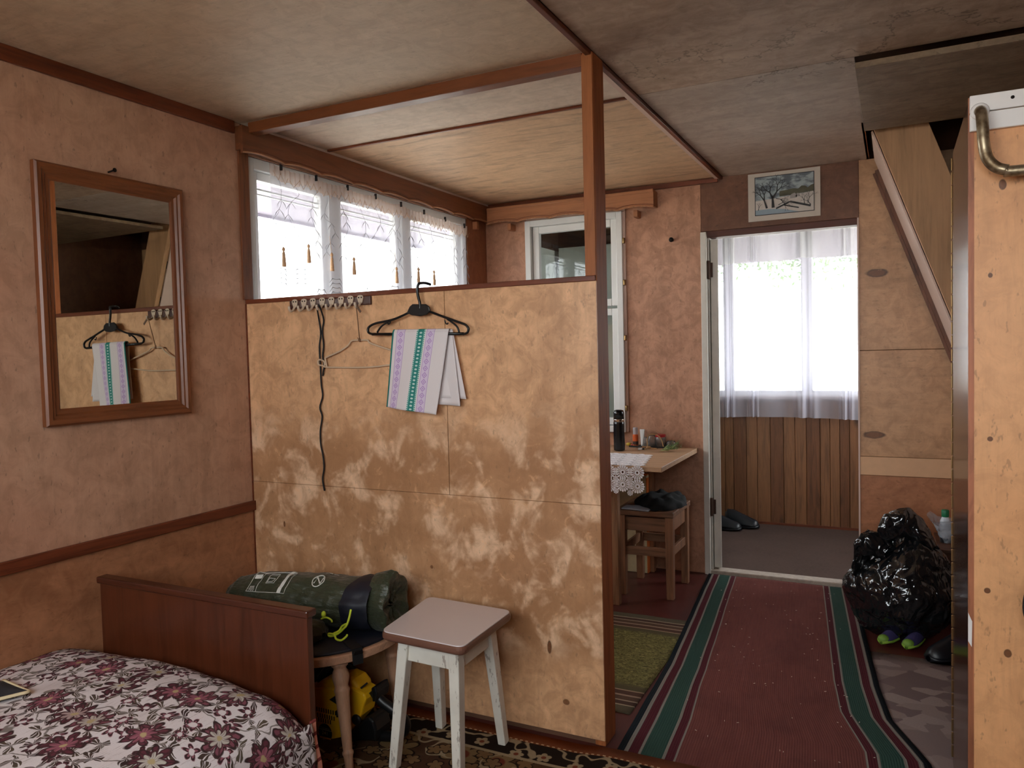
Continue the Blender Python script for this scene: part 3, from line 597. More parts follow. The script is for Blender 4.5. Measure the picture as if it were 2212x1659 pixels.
# flat dark pouch with cream piping lying on the bed at the left edge
pz = .424; P0, P1, P2 = Vector((.303, -1.100, pz)), Vector((.165, -1.085, pz)), Vector((.262, -1.185, pz))
pc = thing('visor', (.2, -1.13, pz-.012), 'dark pointed visor with cream edging lying on the bedspread', 'visor')
def vis(u, v):
    a = P1.lerp(P0, u); b = P2.lerp(P0, u); return tuple(a.lerp(b, v)+Vector((0, 0, .012*math.sin(v*math.pi)*(1-u*.7))))
MB().grid(vis, 10, 8).build('visor_panel', flat('dark_grey_cloth', srgb(50, 50, 54), .8, var=.3, scale=60), pc, smooth=True, solid=.004)
for A in (P1, P2): MB().tube([A.lerp(P0, k/8)+Vector((0, 0, .002)) for k in range(9)], .0045, 8).build('piping', flat('cream_piping', srgb(226, 208, 168), .7), pc, smooth=True)
MB().box(P2.x-.05, P2.x+.012, P2.y-.01, P2.y+.03, pz-.006, pz+.010).build('clasp', flat('cream_clasp', srgb(240, 226, 190), .5), pc, bevel=.003)
# ================================================================== round table, tent bag, saw, stool
TC = Vector((.572, -.288, 0)); TR = .280; TZ = .36
rt_ = thing('round_table', TC, 'small round table with turned legs beside the footboard', 'table')
m_tbl = timber('worn_pinkish_wood', srgb(190, 146, 116), 'Z', .5, 1.6, .25); m_tblx = timber('worn_pinkish_rim', srgb(196, 150, 120), 'X', .5, 1.6, .25)
MB().lathe([(TR-.008, TZ-.030), (TR, TZ-.026), (TR, TZ-.004), (TR-.004, TZ)], 56, TC).build('tabletop', m_tblx, rt_, smooth=False, bevel=.002)
lp = [(.012, 0), (.0135, .05), (.0150, .058), (.0175, .064), (.0175, .070), (.0140, .076), (.0145, .080), (.0205, .22), (.0225, .262), (.0250, .268), (.0250, .274), (.0215, .280), (.0205, .286), (.0235, .296), (.0260, .308), (.0265, .320), (.0235, .334), (.0195, .341), (.0195, .346), (.0255, .352), (.0265, .358), (.0220, .364), (.0240, .368), (.0260, .373)]
for k, ang in enumerate((-36, 38, 139, 221)):
    d = Vector((math.cos(R(ang)), math.sin(R(ang)), 0)); top = TC+d*(TR-.050)+Vector((0, 0, TZ-.03)); bot = TC+d*(TR+.036 if k == 0 else TR-.03)+Vector((0, 0, .0078))
    ax = (top-bot).normalized(); L = (top-bot).length; MB().lathe([(r_, z_*L/.373) for r_, z_ in lp], 24, bot, ax).build('leg', m_tbl, rt_, smooth=True)
m_navy = flat('navy_nylon', srgb(22, 24, 36), .55, var=.4, scale=16)
o = MB().lathe([(.0, .0), (TR-.016, .0), (TR-.012, .005), (TR-.02, .011), (0, .014)], 48, TC+Vector((0, 0, TZ))).build('table_pad', m_navy, smooth=True)
tag(o, 'round dark navy cloth pad covering the small round table', 'pad')
# tent bag
t = NT('olive_nylon'); v = t.co(); n = t.noise(v, 14, 4, .6, .8); n2 = t.noise(t.map(v, (6, 30, 30)), 2, 3)
m_oliv = t.set(t.mix(n, srgb(46, 50, 34), srgb(62, 66, 46)), t.mr(n2, .3, .7, .32, .5), spec=.5, Sheen_Weight=.1); t.bump(t.math('ADD', n, n2), .7, .012)
m_print = flat('white_print', srgb(214, 214, 206), .6, var=.05); m_neon = flat('neon_yellow_cord', srgb(206, 226, 60), .55, var=.06)
m_dark = flat('black_webbing', srgb(16, 16, 18), .6, var=.3, scale=80)
A0, A1 = Vector((.185, -.315, .438)), Vector((.835, -.225, .452))
prs = [(0, .022), (.03, .040), (.09, .066), (.2, .080), (.45, .086), (.62, .085), (.76, .082), (.88, .078), (1, .078)]
def rad(s):
    for (a, b), (c_, d_) in zip(prs, prs[1:]):
        if s <= c_: k = (s-a)/(c_-a); k = k*k*(3-2*k); return b+(d_-b)*k
    return prs[-1][1]
ax_ = (A1-A0).normalized(); sd_ = Vector((0, 0, 1)).cross(ax_).normalized()*-1      # sd_ points toward the room (-Y)
def bag(s, th, off=0.0):
    """s along the bag, th: 0 = toward the room, 90 = up"""
    r_ = rad(s); c_ = A0.lerp(A1, s); wr = .005*noise.noise((s*9, math.cos(th)*2.2, math.sin(th)*2.2))+.004*noise.noise((s*22, math.cos(th)*5, math.sin(th)*5))
    r_ += wr+off; z = math.sin(th)*r_; 
    q = c_+sd_*(math.cos(th)*r_*1.18)+Vector((0, 0, z)); q.z = max(q.z, TZ+.015+off); return q
tb = thing('tent_bag', (.52, -.27, TZ+.014), 'olive green packed tent bag with white print and neon cords on the round table', 'bag')
MB().grid(lambda u, v: tuple(bag(v*.86, u*2*math.pi)), 56, 110, wrap=True).build('body', m_oliv, tb, smooth=True)
MB().add([tuple(bag(0, k/20*2*math.pi)) for k in range(20)], [tuple(range(20))]).build('end_cap', m_oliv, tb)
def coll(u, v):
    s = .80+v*.12; th = u*2*math.pi; q = bag(s, th, .005+.006*math.sin(v*math.pi)); q += ax_*(-.05*math.cos(th)*(1-v)*.4); return tuple(q)
MB().grid(coll, 56, 14, wrap=True).build('collar', m_navy, tb, smooth=True)
def mouth(u, v):
    th = u*2*math.pi; w_ = 1+.10*math.sin(5*th+1)+.07*math.sin(9*th)
    rr = [.080, .088, .094, .090, .075, .055, .035, .010]; xx = [0, .03, .055, .072, .070, .058, .05, .046]; f = v*7; i = min(6, int(f)); k = f-i
    r_ = (rr[i]+(rr[i+1]-rr[i])*k)*(1+(w_-1)*min(1, v*1.5)); x_ = xx[i]+(xx[i+1]-xx[i])*k+.008*math.sin(7*th+v*6)*v
    q = A0.lerp(A1, .90)+ax_*x_+sd_*(math.cos(th)*r_*.95)+Vector((0, 0, math.sin(th)*r_*(1.05+.22*max(0, math.sin(th))*math.exp(-v*2)))); q.z = max(q.z, TZ+.016); return tuple(q)
MB().grid(mouth, 64, 28, wrap=True).build('mouth', m_oliv, tb, smooth=True)
# white print on the bag: decals follow the cloth
def dec(pts, name, wd=.0016, close=True):
    P = pts+[pts[0]] if close else pts; q = MB(); 
    dense = []
    for a, b in zip(P, P[1:]):
        for k in range(6): dense.append((a[0]+(b[0]-a[0])*k/6, a[1]+(b[1]-a[1])*k/6))
    dense.append(P[-1]); q.tube([bag(s, R(th), .0015) for s, th in dense], wd, 5); return q
def patchd(s0, s1, t0, t1, n=6, sk=0):
    return MB().grid(lambda u, v: tuple(bag(s0+(s1-s0)*u+sk*v, R(t0+(t1-t0)*v), .0018)), n, 12)
q = dec([(.205, 30), (.205, 88), (.44, 88), (.44, 30)], 'o', .0010); q2 = dec([(.262, 30), (.262, 88)], 'o', .0009, False); q.add(q2.v, q2.f)
q2 = dec([(.30, 52), (.30, 78), (.352, 78), (.352, 52)], 'o', .0009); q.add(q2.v, q2.f); q2 = dec([(.305, 55), (.305, 66), (.340, 66), (.340, 55)], 'o', .0008); q.add(q2.v, q2.f)
q.build('print_outline', m_print, tb)
patchd(.398, .418, 30, 96).build('print_band', m_print, tb); patchd(.212, .256, 64, 74).build('print_band', m_print, tb)
for s0, s1, a, b in ((.215, .222, 40, 44), (.226, .233, 40, 44), (.237, .244, 40, 44), (.10, .14, 92, 95), (.17, .20, 95, 98), (.60, .64, 93, 96), (.65, .68, 92, 94), (.425, .431, 78, 84), (.425, .430, 88, 93)):
    patchd(s0, s1, a, b, 2).build('print_mark', m_print, tb)
def bagtxt(s0, t0, k=1.0): return lambda x, y: tuple(bag(s0+x*k/.66, R(t0)+y*k/.085, .0020))
text_mesh('print_number', '900', .017, m_print, bagtxt(.232, 35), tb)
cx_, cy_ = .600, 66
q = MB(); q.tube([bag(cx_+.030*math.cos(a*.1571), R(cy_)+.27*math.sin(a*.1571), .002) for a in range(40)], .0018, 5, closed=True); q.build('print_emblem', m_print, tb)
text_mesh('print_letter', 'N', .040, m_print, bagtxt(cx_, cy_), tb, 1.05)
# bunched flap below the footboard end, cords, strap
def flap(u, v):
    th = u*2*math.pi; a = Vector((.50, -.455, TZ+.045)); b = Vector((.690, -.410, TZ+.034)); r_ = (.034+.010*math.sin(v*3.1))*(1+.12*math.sin(6*th+v*9)); c_ = a.lerp(b, v)
    if v > .9: r_ *= max(.15, 1-(v-.9)*8)
    q = c_+Vector((0, math.cos(th)*r_*1.3, math.sin(th)*r_*.9)); q.z = max(q.z, TZ+.015); return tuple(q)
MB().grid(flap, 28, 24, wrap=True).build('bunched_flap', m_oliv, tb, smooth=True)
c0 = Vector((.845, -.520, TZ+.026))
def curve(P, n=8):
    P = [Vector(p) for p in P]; out = []
    for i in range(len(P)-1):
        p0, p1, p2, p3 = P[max(0, i-1)], P[i], P[i+1], P[min(len(P)-1, i+2)]
        for k in range(n):
            t_ = k/n; out.append(.5*((2*p1)+(p2-p0)*t_+(2*p0-5*p1+4*p2-p3)*t_**2+(3*p1-p0-3*p2+p3)*t_**3))
    return out+[P[-1]]
def tp(x, y, z): return PX(x, y, 'Z', z)
def by(x, y, yy): return PX(x, y, 'Y', yy)
MB().tube(curve([by(758, 1317, -0.400), by(754, 1335, -0.415), by(749, 1350, -0.425), by(742, 1358, -0.425), by(735, 1365, -0.425), by(724, 1372, -0.430), by(712, 1374, -0.435), by(710, 1369, -0.435), by(722, 1371, -0.435), by(726, 1380, -0.440), by(737, 1383, -0.440), by(748, 1375, -0.435), by(750, 1371, -0.430)]), .0035, 7).build('cord', m_neon, tb, smooth=True)
MB().tube(curve([by(751, 1347, -0.420), by(740, 1352, -0.420), by(733, 1362, -0.425), by(722, 1368, -0.430), by(716, 1371, -0.435)]), .0035, 7).build('cord', m_neon, tb, smooth=True)
MB().tube(curve([by(694, 1337, -0.395), by(701, 1334, -0.400), by(709, 1335, -0.400), by(716, 1340, -0.400), by(717, 1344, -0.400)]), .003, 7).ball(by(699, 1327, -0.400), .010, 6, sc=(.8, .8, 1.1)).build('cord_toggle', m_neon, tb, smooth=True)
dd = (Vector((math.cos(R(-27)), math.sin(R(-27)), 0)))
e0 = TC+dd*(TR-.06)+Vector((0, 0, TZ+.018)); e1 = TC+dd*(TR+.004)+Vector((0, 0, TZ+.012)); e2 = e1+Vector((0, 0, -.048))+dd*.004
q = MB(); q.bar(e0, e1, .034, .003); q.bar(e1, e2, .034, .003, up=dd); q.build('strap', m_dark, tb)
MB().bar(e1+dd*.006+Vector((0, 0, -.004)), e1+dd*.008+Vector((0, 0, -.016)), .030, .006, up=dd).build('buckle', flat('black_plastic_gloss', srgb(14, 14, 16), .2), tb, bevel=.002)
# chain saw under the table --------------------------------------------------
sw = thing('chainsaw', (.68, -.31, 0), 'yellow and black petrol chainsaw on the floor under the round table', 'chainsaw')
m_yel = flat('yellow_plastic', srgb(240, 184, 30), .35, var=.06, scale=8); m_blk = flat('black_plastic', srgb(18, 18, 19), .4, var=.2)
YF = -.335
def ppoly(pts, yy=YF): return [(by(x, y, yy).x, by(x, y, yy).z) for x, y in pts]
def ext(pts, y0, y1, yy=YF): return MB().prism(ppoly(pts, yy), lambda x, z, d: (x, d, max(z, .0085)), y0, y1)
body = ext([(676, 1487), (722, 1487), (752, 1484), (772, 1492), (786, 1500), (790, 1512), (784, 1528), (780, 1546), (772, 1556), (760, 1570), (745, 1592), (716, 1606), (697, 1603), (684, 1588), (680, 1560)], YF, YF+.075).build('housing', m_yel, sw, bevel=.006)
zt = by(720, 1487, YF).z; q = MB(); xl, xr = by(676, 1487, YF).x, by(800, 1500, YF).x
ext([(680, 1492), (684, 1478), (700, 1466), (728, 1459), (752, 1455), (770, 1463), (782, 1478), (786, 1498)], YF+.010, YF+.085, YF+.03).build('top_cover', flat('yellow_plastic_cover', srgb(228, 168, 24), .35, var=.06, scale=8), sw, bevel=.014, seg=4)
ce_ = by(703, 1582, YF); fnS = lambda x, y, d=0: (ce_.x+x, YF-.0015-d, ce_.z+y)
R_s = .0285
disc = [(R_s*math.cos(a*math.pi/16), R_s*1.06*math.sin(a*math.pi/16)) for a in range(32)]
stk = MB().add([(ce_.x+x, YF-.001, ce_.z+y) for x, y in disc], [tuple(range(32))]).build('badge', flat('black_badge', srgb(16, 16, 18), .35), sw)
text_mesh('badge_number', '241', .018, flat('badge_cream', srgb(206, 196, 150), .5), lambda x, y: (ce_.x+x, YF-.0022, ce_.z+y-.002), stk)
text_mesh('badge_name', 'Champion', .0095, MATS['badge_cream'], lambda x, y: (ce_.x+x, YF-.0022, ce_.z+y+.015), stk)
B(ce_.x-.027, ce_.x+.027, YF-.0025, YF-.001, ce_.z+.0085, ce_.z+.0095).build('badge_line', MATS['badge_cream'], stk); B(ce_.x-.023, ce_.x+.023, YF-.0024, YF-.001, ce_.z-.0205, ce_.z-.0155).build('badge_stripe', m_yel, stk)
for row, (yy, n_) in enumerate(((1530, 9), (1543, 8), (1553, 6))):
    for i in range(n_):
        p_ = by(684+i*5.0+row*2, yy+i*1.2, YF); B(p_.x, p_.x+.0035, YF-.0012, YF+.001, p_.z-.008, p_.z+.006).build('vent_slot', m_gap, sw)
p_ = by(771, 1554, YF); MB().lathe([(.0, 0), (.0165, 0), (.0175, .003), (.0165, .007), (0, .008)], 20, (p_.x, YF-.006, p_.z), (0, 1, 0)).build('filler_cap', m_blk, sw, smooth=True)
ext([(712, 1511), (724, 1503), (733, 1506), (731, 1525), (726, 1520)], YF-.0015, YF+.002).build('choke_recess', m_gap, sw)
ext([(726, 1535), (734, 1530), (738, 1550), (727, 1549)], YF-.0015, YF+.002).build('choke_recess', m_gap, sw)
a, b = by(779, 1487, YF), by(794, 1474, YF); MB().tube([by(779, 1487, YF+.01), by(794, 1475, YF+.03)], .003, 6).build('cover_screw', m_gap, sw)
ext([(797, 1489), (806, 1486), (810, 1500), (808, 1518), (800, 1520)], YF+.01, YF+.08).build('throttle_box', m_blk, sw, bevel=.004)
h = [by(806, 1490, -.30), by(822, 1512, -.295), by(845, 1530, -.29), by(866, 1546, -.285), by(876, 1562, -.28), by(872, 1580, -.28), by(850, 1590, -.28), by(810, 1588, -.28), by(775, 1584, -.29)]
MB().tube(curve(h, 5), .017, 10).build('rear_handle', m_blk, sw, smooth=True)
ext([(760, 1572), (790, 1552), (800, 1562), (806, 1585), (806, 1606), (750, 1610), (742, 1594)], YF+.015, YF+.10).build('tank', m_blk, sw, bevel=.008)
MB().tube(curve([by(690, 1465, -.26), by(716, 1436, -.23), by(745, 1432, -.21), by(765, 1448, -.19), by(790, 1470, -.18)], 5), .011, 10).build('front_handle', m_blk, sw, smooth=True)
ext([(668, 1440), (700, 1425), (735, 1428), (730, 1452), (690, 1470), (668, 1478)], -.19, -.16, -.18).build('hand_guard', m_blk, sw, bevel=.006)
# white stool -------------------------------------------------------------------
STL = thing('white_stool', (1.055, -.265, 0), 'white painted wooden stool with a pale laminate top against the partition', 'stool')
t = NT('chipped_white_paint'); v = t.co(); n = t.noise(t.map(v, (1, 1, .25)), 60, 5, .7); m2 = t.noise(v, 9, 3)
wt = t.mix(t.mr(m2, .4, .7, 0, .35), srgb(226, 220, 208), srgb(190, 180, 166)); ge = t.n('ShaderNodeNewGeometry')
edge = t.mr(ge.outputs['Pointiness'], .54, .60); chip = t.math('MAXIMUM', t.mr(n, .76, .78), t.math('MULTIPLY', t.mr(n, .60, .63), edge))
m_chip = t.set(t.mix(chip, wt, srgb(92, 62, 42)), .42, spec=.4)
m_lam = flat('lilac_white_laminate', srgb(220, 210, 210), .22, var=.03, scale=5); m_lame = flat('brown_edge_banding', srgb(112, 76, 62), .3, var=.15)
cor = [Vector((.927, -.441, 0)), Vector((1.228, -.458, 0)), Vector((1.220, -.121, 0)), Vector((.885, -.100, 0))]
ctr = sum(cor, Vector())/4
def rpoly(k, rr):
    out = []; P = [ctr+(c_-ctr)*k for c_ in cor]
    for i in range(4):
        p, a, b = P[i], P[i-1], P[(i+1) % 4]; da, db = (a-p).normalized()*rr, (b-p).normalized()*rr
        for j in range(7): s_ = j/6; out.append(tuple(((p+da)*(1-s_)**2+p*2*s_*(1-s_)+(p+db)*s_**2).xy))
    return out
MB().prism(rpoly(1.0, .034), lambda x, y, d: (x, y, d), .4215, .4485).build('edge_band', m_lame, STL, bevel=.011, seg=4)
MB().prism(rpoly(.972, .03), lambda x, y, d: (x, y, d), .4465, .4500).build('laminate_top', m_lam, STL, bevel=.001)
feet = [PX(853, 1662, 'Z', 0), PX(992, 1700, 'Z', 0), PX(1088, 1610, 'Z', 0), PX(953, 1573, 'Z', 0)]
tops = [ctr+(c_-ctr)*.60 for c_ in cor]; tops = [Vector((c_.x, c_.y, .421)) for c_ in tops]
feet = [Vector((f.x, f.y, 0)) for f in feet]
for k in range(4):
    if (feet[k]-Vector((tops[k].x, tops[k].y, 0))).length > .07: feet[k] = Vector((tops[k].x, tops[k].y, 0)).lerp(feet[k], .07/(feet[k]-Vector((tops[k].x, tops[k].y, 0))).length)
    feet[k].z = .0082; MB().bar(feet[k], tops[k], .027, .030, up=(0, 1, 0), w2=.036, h2=.038).build('leg', m_chip, STL, bevel=.003)
for i, j in ((0, 1), (1, 2), (2, 3), (3, 0)):
    a, b = tops[i]-Vector((0, 0, .045)), tops[j]-Vector((0, 0, .045)); MB().bar(a, b, .016, .055).build('apron', m_chip, STL, bevel=.003)
# ================================================================== hook rail, cord, hangers, towel
hr = thing('hook_rail', (.43, -.006, 1.46), 'brown hook rail with eight white hooks at the top of the partition', 'hook rail')
m_rail = flat('brown_rail_paint', srgb(70, 36, 26), .4); m_hook = flat('cream_enamel', srgb(206, 184, 160), .35, var=.08)
B(.238, .618, -.018, -.0065, 1.458, 1.4895).build('board', m_rail, hr, bevel=.002)
hookpos = [.267+i*(.576-.267)/7 for i in range(8)]
def hookmesh(x0):
    q = MB(); pl = [(-.014, .012), (-.010, .019), (0, .021), (.010, .019), (.014, .012), (.009, -.006), (0, -.013), (-.009, -.006)]
    q.prism([(x0+x, 1.4735+z) for x, z in pl], lambda x, z, d: (x, d, z), -.0215, -.018)
    q.tube(curve([(x0, -.021, 1.468), (x0, -.030, 1.455), (x0, -.044, 1.449), (x0, -.052, 1.457), (x0, -.052, 1.466)], 5), [.0045]*20+[.006], 8); return q
h0 = None
for x0 in hookpos:
    if h0 is None:
        h0 = hookmesh(x0).build('hook', m_hook, hr, smooth=False); s0 = MB().ball((x0-.006, -.022, 1.485), .0028, 4).build('screw', m_iron, h0); s1 = MB().ball((x0+.006, -.022, 1.485), .0028, 4).build('screw', m_iron, h0)
    else:
        c_ = cpy(h0, hr); c_.location.x = x0-hookpos[0]; cpy(s0, c_); cpy(s1, c_)
# black cord looped over the fourth hook
x4 = hookpos[3]; Yc = -.05
L1 = [by(690, y, -.030) for y in ()]; lft = [(690, 655), (689, 690), (693, 720), (690, 750), (692, 790), (694, 830), (697, 855), (691, 880), (696, 900), (692, 930), (693, 960), (698, 985), (700, 1010), (697, 1035), (701, 1060)]
rgt = [(697, 652), (699, 690), (696, 715), (699, 745), (697, 770), (700, 790), (698, 805), (697, 812)]
pts = [by(x, y, -.016) for x, y in reversed(rgt)]
pts[-1] = Vector((x4+.006, -.044, 1.462)); pts += [Vector((x4, -.047, 1.464))]; l2 = [by(x, y, -.016) for x, y in lft]; l2[0] = Vector((x4-.006, -.044, 1.462)); pts += l2
o = MB().tube(curve(pts, 5), .0030, 7).build('shoelace', flat('black_lace', srgb(14, 13, 14), .7), smooth=True); tag(o, 'long black shoelace hanging from the fourth hook', 'shoelace')
# cream wire hanger on string
wh = thing('wire_hanger', (.57, -.02, 1.24), 'cream wire clothes hanger tied to the last hook with string', 'hanger')
wp_ = [(777, 735), (794, 735), (802, 742), (850, 758), (905, 775), (912, 786), (900, 783), (845, 788), (800, 793), (750, 794), (705, 793), (698, 790), (689, 788), (687, 781), (691, 777), (700, 781), (702, 790)]
wp2 = [(777, 735), (760, 736), (752, 746), (735, 758), (705, 772), (703, 776), (706, 792)]
MB().tube(curve([by(x, y, -.020) for x, y in wp_], 5), .0032, 7).tube(curve([by(x, y, -.020) for x, y in wp2], 5), .0032, 7).build('frame', flat('cream_coated_wire', srgb(206, 178, 148), .4), wh, smooth=True)
x8 = hookpos[7]; s0 = Vector((x8, -.046, 1.452)); s1 = by(777, 735, -.022)
MB().tube([s0, s0.lerp(s1, .3)+Vector((.001, 0, 0)), s0.lerp(s1, .65), s1], .0018, 6).ball(s1, .006, 5).tube([s1, s1+Vector((-.008, -.004, .010))], .0012, 5).build('string', flat('brown_string', srgb(120, 84, 58), .8), wh, smooth=True)
MB().bar(s0+Vector((.002, -.003, .004)), s0+Vector((.024, -.006, -.022)), .008, .002, up=(0, 1, 0)).build('ribbon_end', flat('dull_ribbon', srgb(110, 84, 66), .8), wh)
# black plastic hanger
YH = -.040
bh = thing('plastic_hanger', (.856, YH, 1.352), 'black plastic coat hanger hooked over the partition edge', 'hanger')
m_bpl = flat('black_hanger_plastic', srgb(12, 12, 13), .35, var=.15)
def hp(x, y, yy=YH): return by(x, y, yy)
hk = [hp(907, 668), hp(907, 655), hp(904, 643), hp(902, 632), Vector((hp(902, 622).x, YH, 1.506)), Vector((hp(904, 617).x, YH+.003, 1.517)), Vector((hp(906, 615).x, YH+.020, 1.521)), Vector((hp(908, 616).x, -.002, 1.521)), Vector((hp(912, 618).x, .014, 1.517))]
MB().tube(curve(hk, 5), .0050, 8).build('hook', m_bpl, bh, smooth=True)
def flatp(pts, th=.008, y=YH): return MB().prism([(hp(*p_).x, hp(*p_).z) for p_ in pts], lambda x, z, d: (x, y+d, z), -th/2, th/2)
flatp([(886, 662), (892, 657), (920, 657), (927, 662), (930, 673), (922, 680), (907, 683), (890, 681), (880, 676), (883, 668)]).build('neck_plate', m_bpl, bh, bevel=.002)
for pts, nm in (([(884, 675), (850, 690), (814, 698), (800, 704), (795, 711), (797, 719), (806, 722)], 'arm'), ([(928, 673), (960, 685), (994, 697), (1006, 702), (1012, 710), (1009, 719), (1000, 722)], 'arm'), ([(815, 718), (825, 704), (844, 692)], 'brace'), ([(992, 718), (986, 704), (966, 689)], 'brace')):
    MB().tube(curve([hp(*p_) for p_ in pts], 6), .0052 if nm == 'arm' else .0042, 8, flat=.8).build(nm, m_bpl, bh, smooth=True)
MB().tube([hp(804, 722), hp(850, 722), hp(960, 721), hp(1002, 721)], .0052, 8).build('bar', m_bpl, bh, smooth=True)
for s_ in (1, -1):
    x0 = 841 if s_ == 1 else 964; MB().tube(curve([hp(x0+3*s_, 692), hp(x0+1*s_, 698), hp(x0-2*s_, 700), hp(x0-4*s_, 697)], 5), .0024, 6).build('notch_hook', m_bpl, bh, smooth=True)
# towel folded over the hanger bar
t = NT('striped_linen'); uv = uvn(t); u, v_, _ = t.sep(uv); lin_ = srgb(226, 216, 214); pur, tea = srgb(176, 138, 192), srgb(58, 132, 122)
col = t.mix(t.math('MULTIPLY', t.noise(t.map(uv, (200, 200, 1)), 2, 2), .2), lin_, srgb(190, 176, 176))
def stripe(col, a, b, c1, c2, kind):
    w_ = b-a; x = t.math('DIVIDE', t.math('SUBTRACT', u, a), w_); ins = t.math('MULTIPLY', t.mr(x, 0, .02), t.mr(x, 1, .98)); y = t.math('MULTIPLY', v_, 12.0 if kind else 22.0)
    fy = t.math('SUBTRACT', t.math('FRACT', y), .5); fx = t.math('SUBTRACT', x, .5)
    if kind: d = t.math('ADD', t.math('ABSOLUTE', t.math('MULTIPLY', fx, 1.5)), t.math('ABSOLUTE', fy)); m_ = t.mr(t.math('ABSOLUTE', t.math('SUBTRACT', d, .38)), .10, .06); m_ = t.math('MAXIMUM', m_, t.mr(d, .16, .12)); ed = t.mr(t.math('ABSOLUTE', fx), .43, .45)
    else: d = t.vmath('LENGTH', t.comb(t.math('MULTIPLY', fx, 1.6), fy)); m_ = t.mr(d, .22, .28); m_ = t.math('MULTIPLY', m_, t.mr(t.math('ABSOLUTE', fx), .36, .34)); ed = t.math('MULTIPLY', t.mr(t.math('ABSOLUTE', fx), .36, .38), t.mr(t.math('SINE', t.math('MULTIPLY', v_, 260)), -.1, .2))
    return t.mix(ins, col, t.mix(t.math('MAXIMUM', m_, ed), c1, c2))
col = stripe(col, .085, .235, srgb(214, 196, 216), pur, True); col = stripe(col, .445, .60, srgb(186, 214, 206), tea, False); col = stripe(col, .62, .765, srgb(214, 196, 216), pur, True)
col = t.mix(t.mr(u, .032, .028), col, tea)
cl = t.noise(uv, 400, 2); t.bump(cl, .15, .001); m_towel = t.set(col, .9, spec=.1)
TL, TRt, BL, BR = by(848, 716, -.05), by(969, 714, -.05), by(833, 879, -.062), by(941, 896, -.062)
tw = thing('towel', (.85, -.045, 1.08), 'white linen towel with purple and teal woven stripes on the black hanger', 'towel')
def front(u, v):
    a = TL.lerp(TRt, u); b = BL.lerp(BR, u); p_ = a.lerp(b, v); p_.y += .006*math.sin(u*7+v*2)*v-.004*(1-(2*u-1)**2)*v; return tuple(p_)
def fold(u, v):
    a = TL.lerp(TRt, u); th = v*math.pi; return (a.x, YH+.0085*-math.cos(th), a.z+.0075*math.sin(th)-.001)
q = MB(); q.grid(front, 30, 40); q.build('front_layer', m_towel, tw, smooth=True, solid=.0016)
MB().grid(fold, 24, 8, lambda u, v: (u, .0)).build('fold', m_towel, tw, smooth=True, solid=.0016)
for k, (dx0, dx1, zb, yy) in enumerate(((.030, .052, 1.118, -.030), (.012, .030, 1.095, -.034))):
    tl, tr_ = TL+Vector((.0, 0, 0)), TRt+Vector((.004, 0, 0))
    def backl(u, v, dx0=dx0, dx1=dx1, zb=zb, yy=yy):
        x = tl.x+(tr_.x-tl.x)*u+(dx0+(dx1-dx0)*u)*v*.9-.02*v*(1-u); z = tl.z+(zb-tl.z+.015*(1-u))*v; return (x, yy+.005*math.sin(u*16+k)*v, z)
    MB().grid(backl, 36, 20, lambda u, v: (.78+.2*u, v)).build('back_layer', m_towel, tw, smooth=True, solid=.0016)
# ================================================================== curtains and pelmets
def sheer(name, col, opac, gather=0.0):
    t = NT(name); uv = uvn(t); tr = t.n('ShaderNodeBsdfTransparent'); tl = t.n('ShaderNodeBsdfTranslucent'); df = t.n('ShaderNodeBsdfDiffuse')
    w_ = t.noise(t.map(uv, (160, 160, 1)), 2, 2); c_ = t.mix(w_, mul(col, .92), col); t.put(tl.inputs[0], c_); t.put(df.inputs[0], c_)
    m1 = t.n('ShaderNodeMixShader'); m1.inputs[0].default_value = .80; t.t.links.new(tl.outputs[0], m1.inputs[1]); t.t.links.new(df.outputs[0], m1.inputs[2])
    lw = t.n('ShaderNodeLayerWeight'); lw.inputs[0].default_value = .5; fac = t.math('ADD', t.math('MULTIPLY', lw.outputs['Facing'], .28), opac, clamp=True)
    m2 = t.n('ShaderNodeMixShader'); t.t.links.new(fac, m2.inputs[0]); t.t.links.new(tr.outputs[0], m2.inputs[1]); t.t.links.new(m1.outputs[0], m2.inputs[2]); t.t.links.new(m2.outputs[0], t.out.inputs[0])
    return t.m
m_lace = sheer('sheer_lace', srgb(222, 224, 236), .34); m_laceh = sheer('gathered_lace_heading', srgb(226, 208, 200), .62)
m_voile = sheer('sheer_voile', srgb(222, 220, 232), .42); m_voileh = sheer('sheer_voile_heading', srgb(226, 226, 226), .55)
CX = .012; ca, cb = .140, 1.765
def sag(y): k = (y-ca)/(cb-ca); return 2.078-.042*k-.012*abs(math.sin(k*math.pi*7))
def lx(y, z): d = min(1, (2.08-z)/.15); return CX+.010*math.sin(y*38+1.6*math.sin(y*7))*d+.0025*math.sin(y*150)*(1-d)
lc = thing('lace_curtain', (CX, .95, 1.25), 'white sheer lace curtain with tassels and embroidered twigs on the left window', 'curtain')
def cl(u, v): y = ca+(cb-ca)*u; z = sag(y)-.045+(1.30-sag(y)+.045)*v; return (lx(y, z), y, z)
MB().grid(cl, 260, 14).build('cloth', m_lace, lc, smooth=True)
def ch(u, v): y = ca+(cb-ca)*u; z = sag(y)-.055*v-.004*math.sin(y*70)*v; return (CX+.004+.005*math.sin(y*210)*(1-.3*v), y, z)
MB().grid(ch, 420, 5).build('heading', m_laceh, lc, smooth=True)
m_thr = flat('embroidery_thread', srgb(128, 124, 128), .8); m_thr2 = flat('embroidery_thread_beige', srgb(176, 146, 120), .8)
rr_ = random.Random(11); q = MB(); pts = []
y = ca+.01
while y < cb-.02:
    w_ = rr_.uniform(.035, .06); pts += [(y, sag(y)-.030), (y+w_*.5, sag(y)-.066), (y+w_, sag(y)-.034)]; y += w_
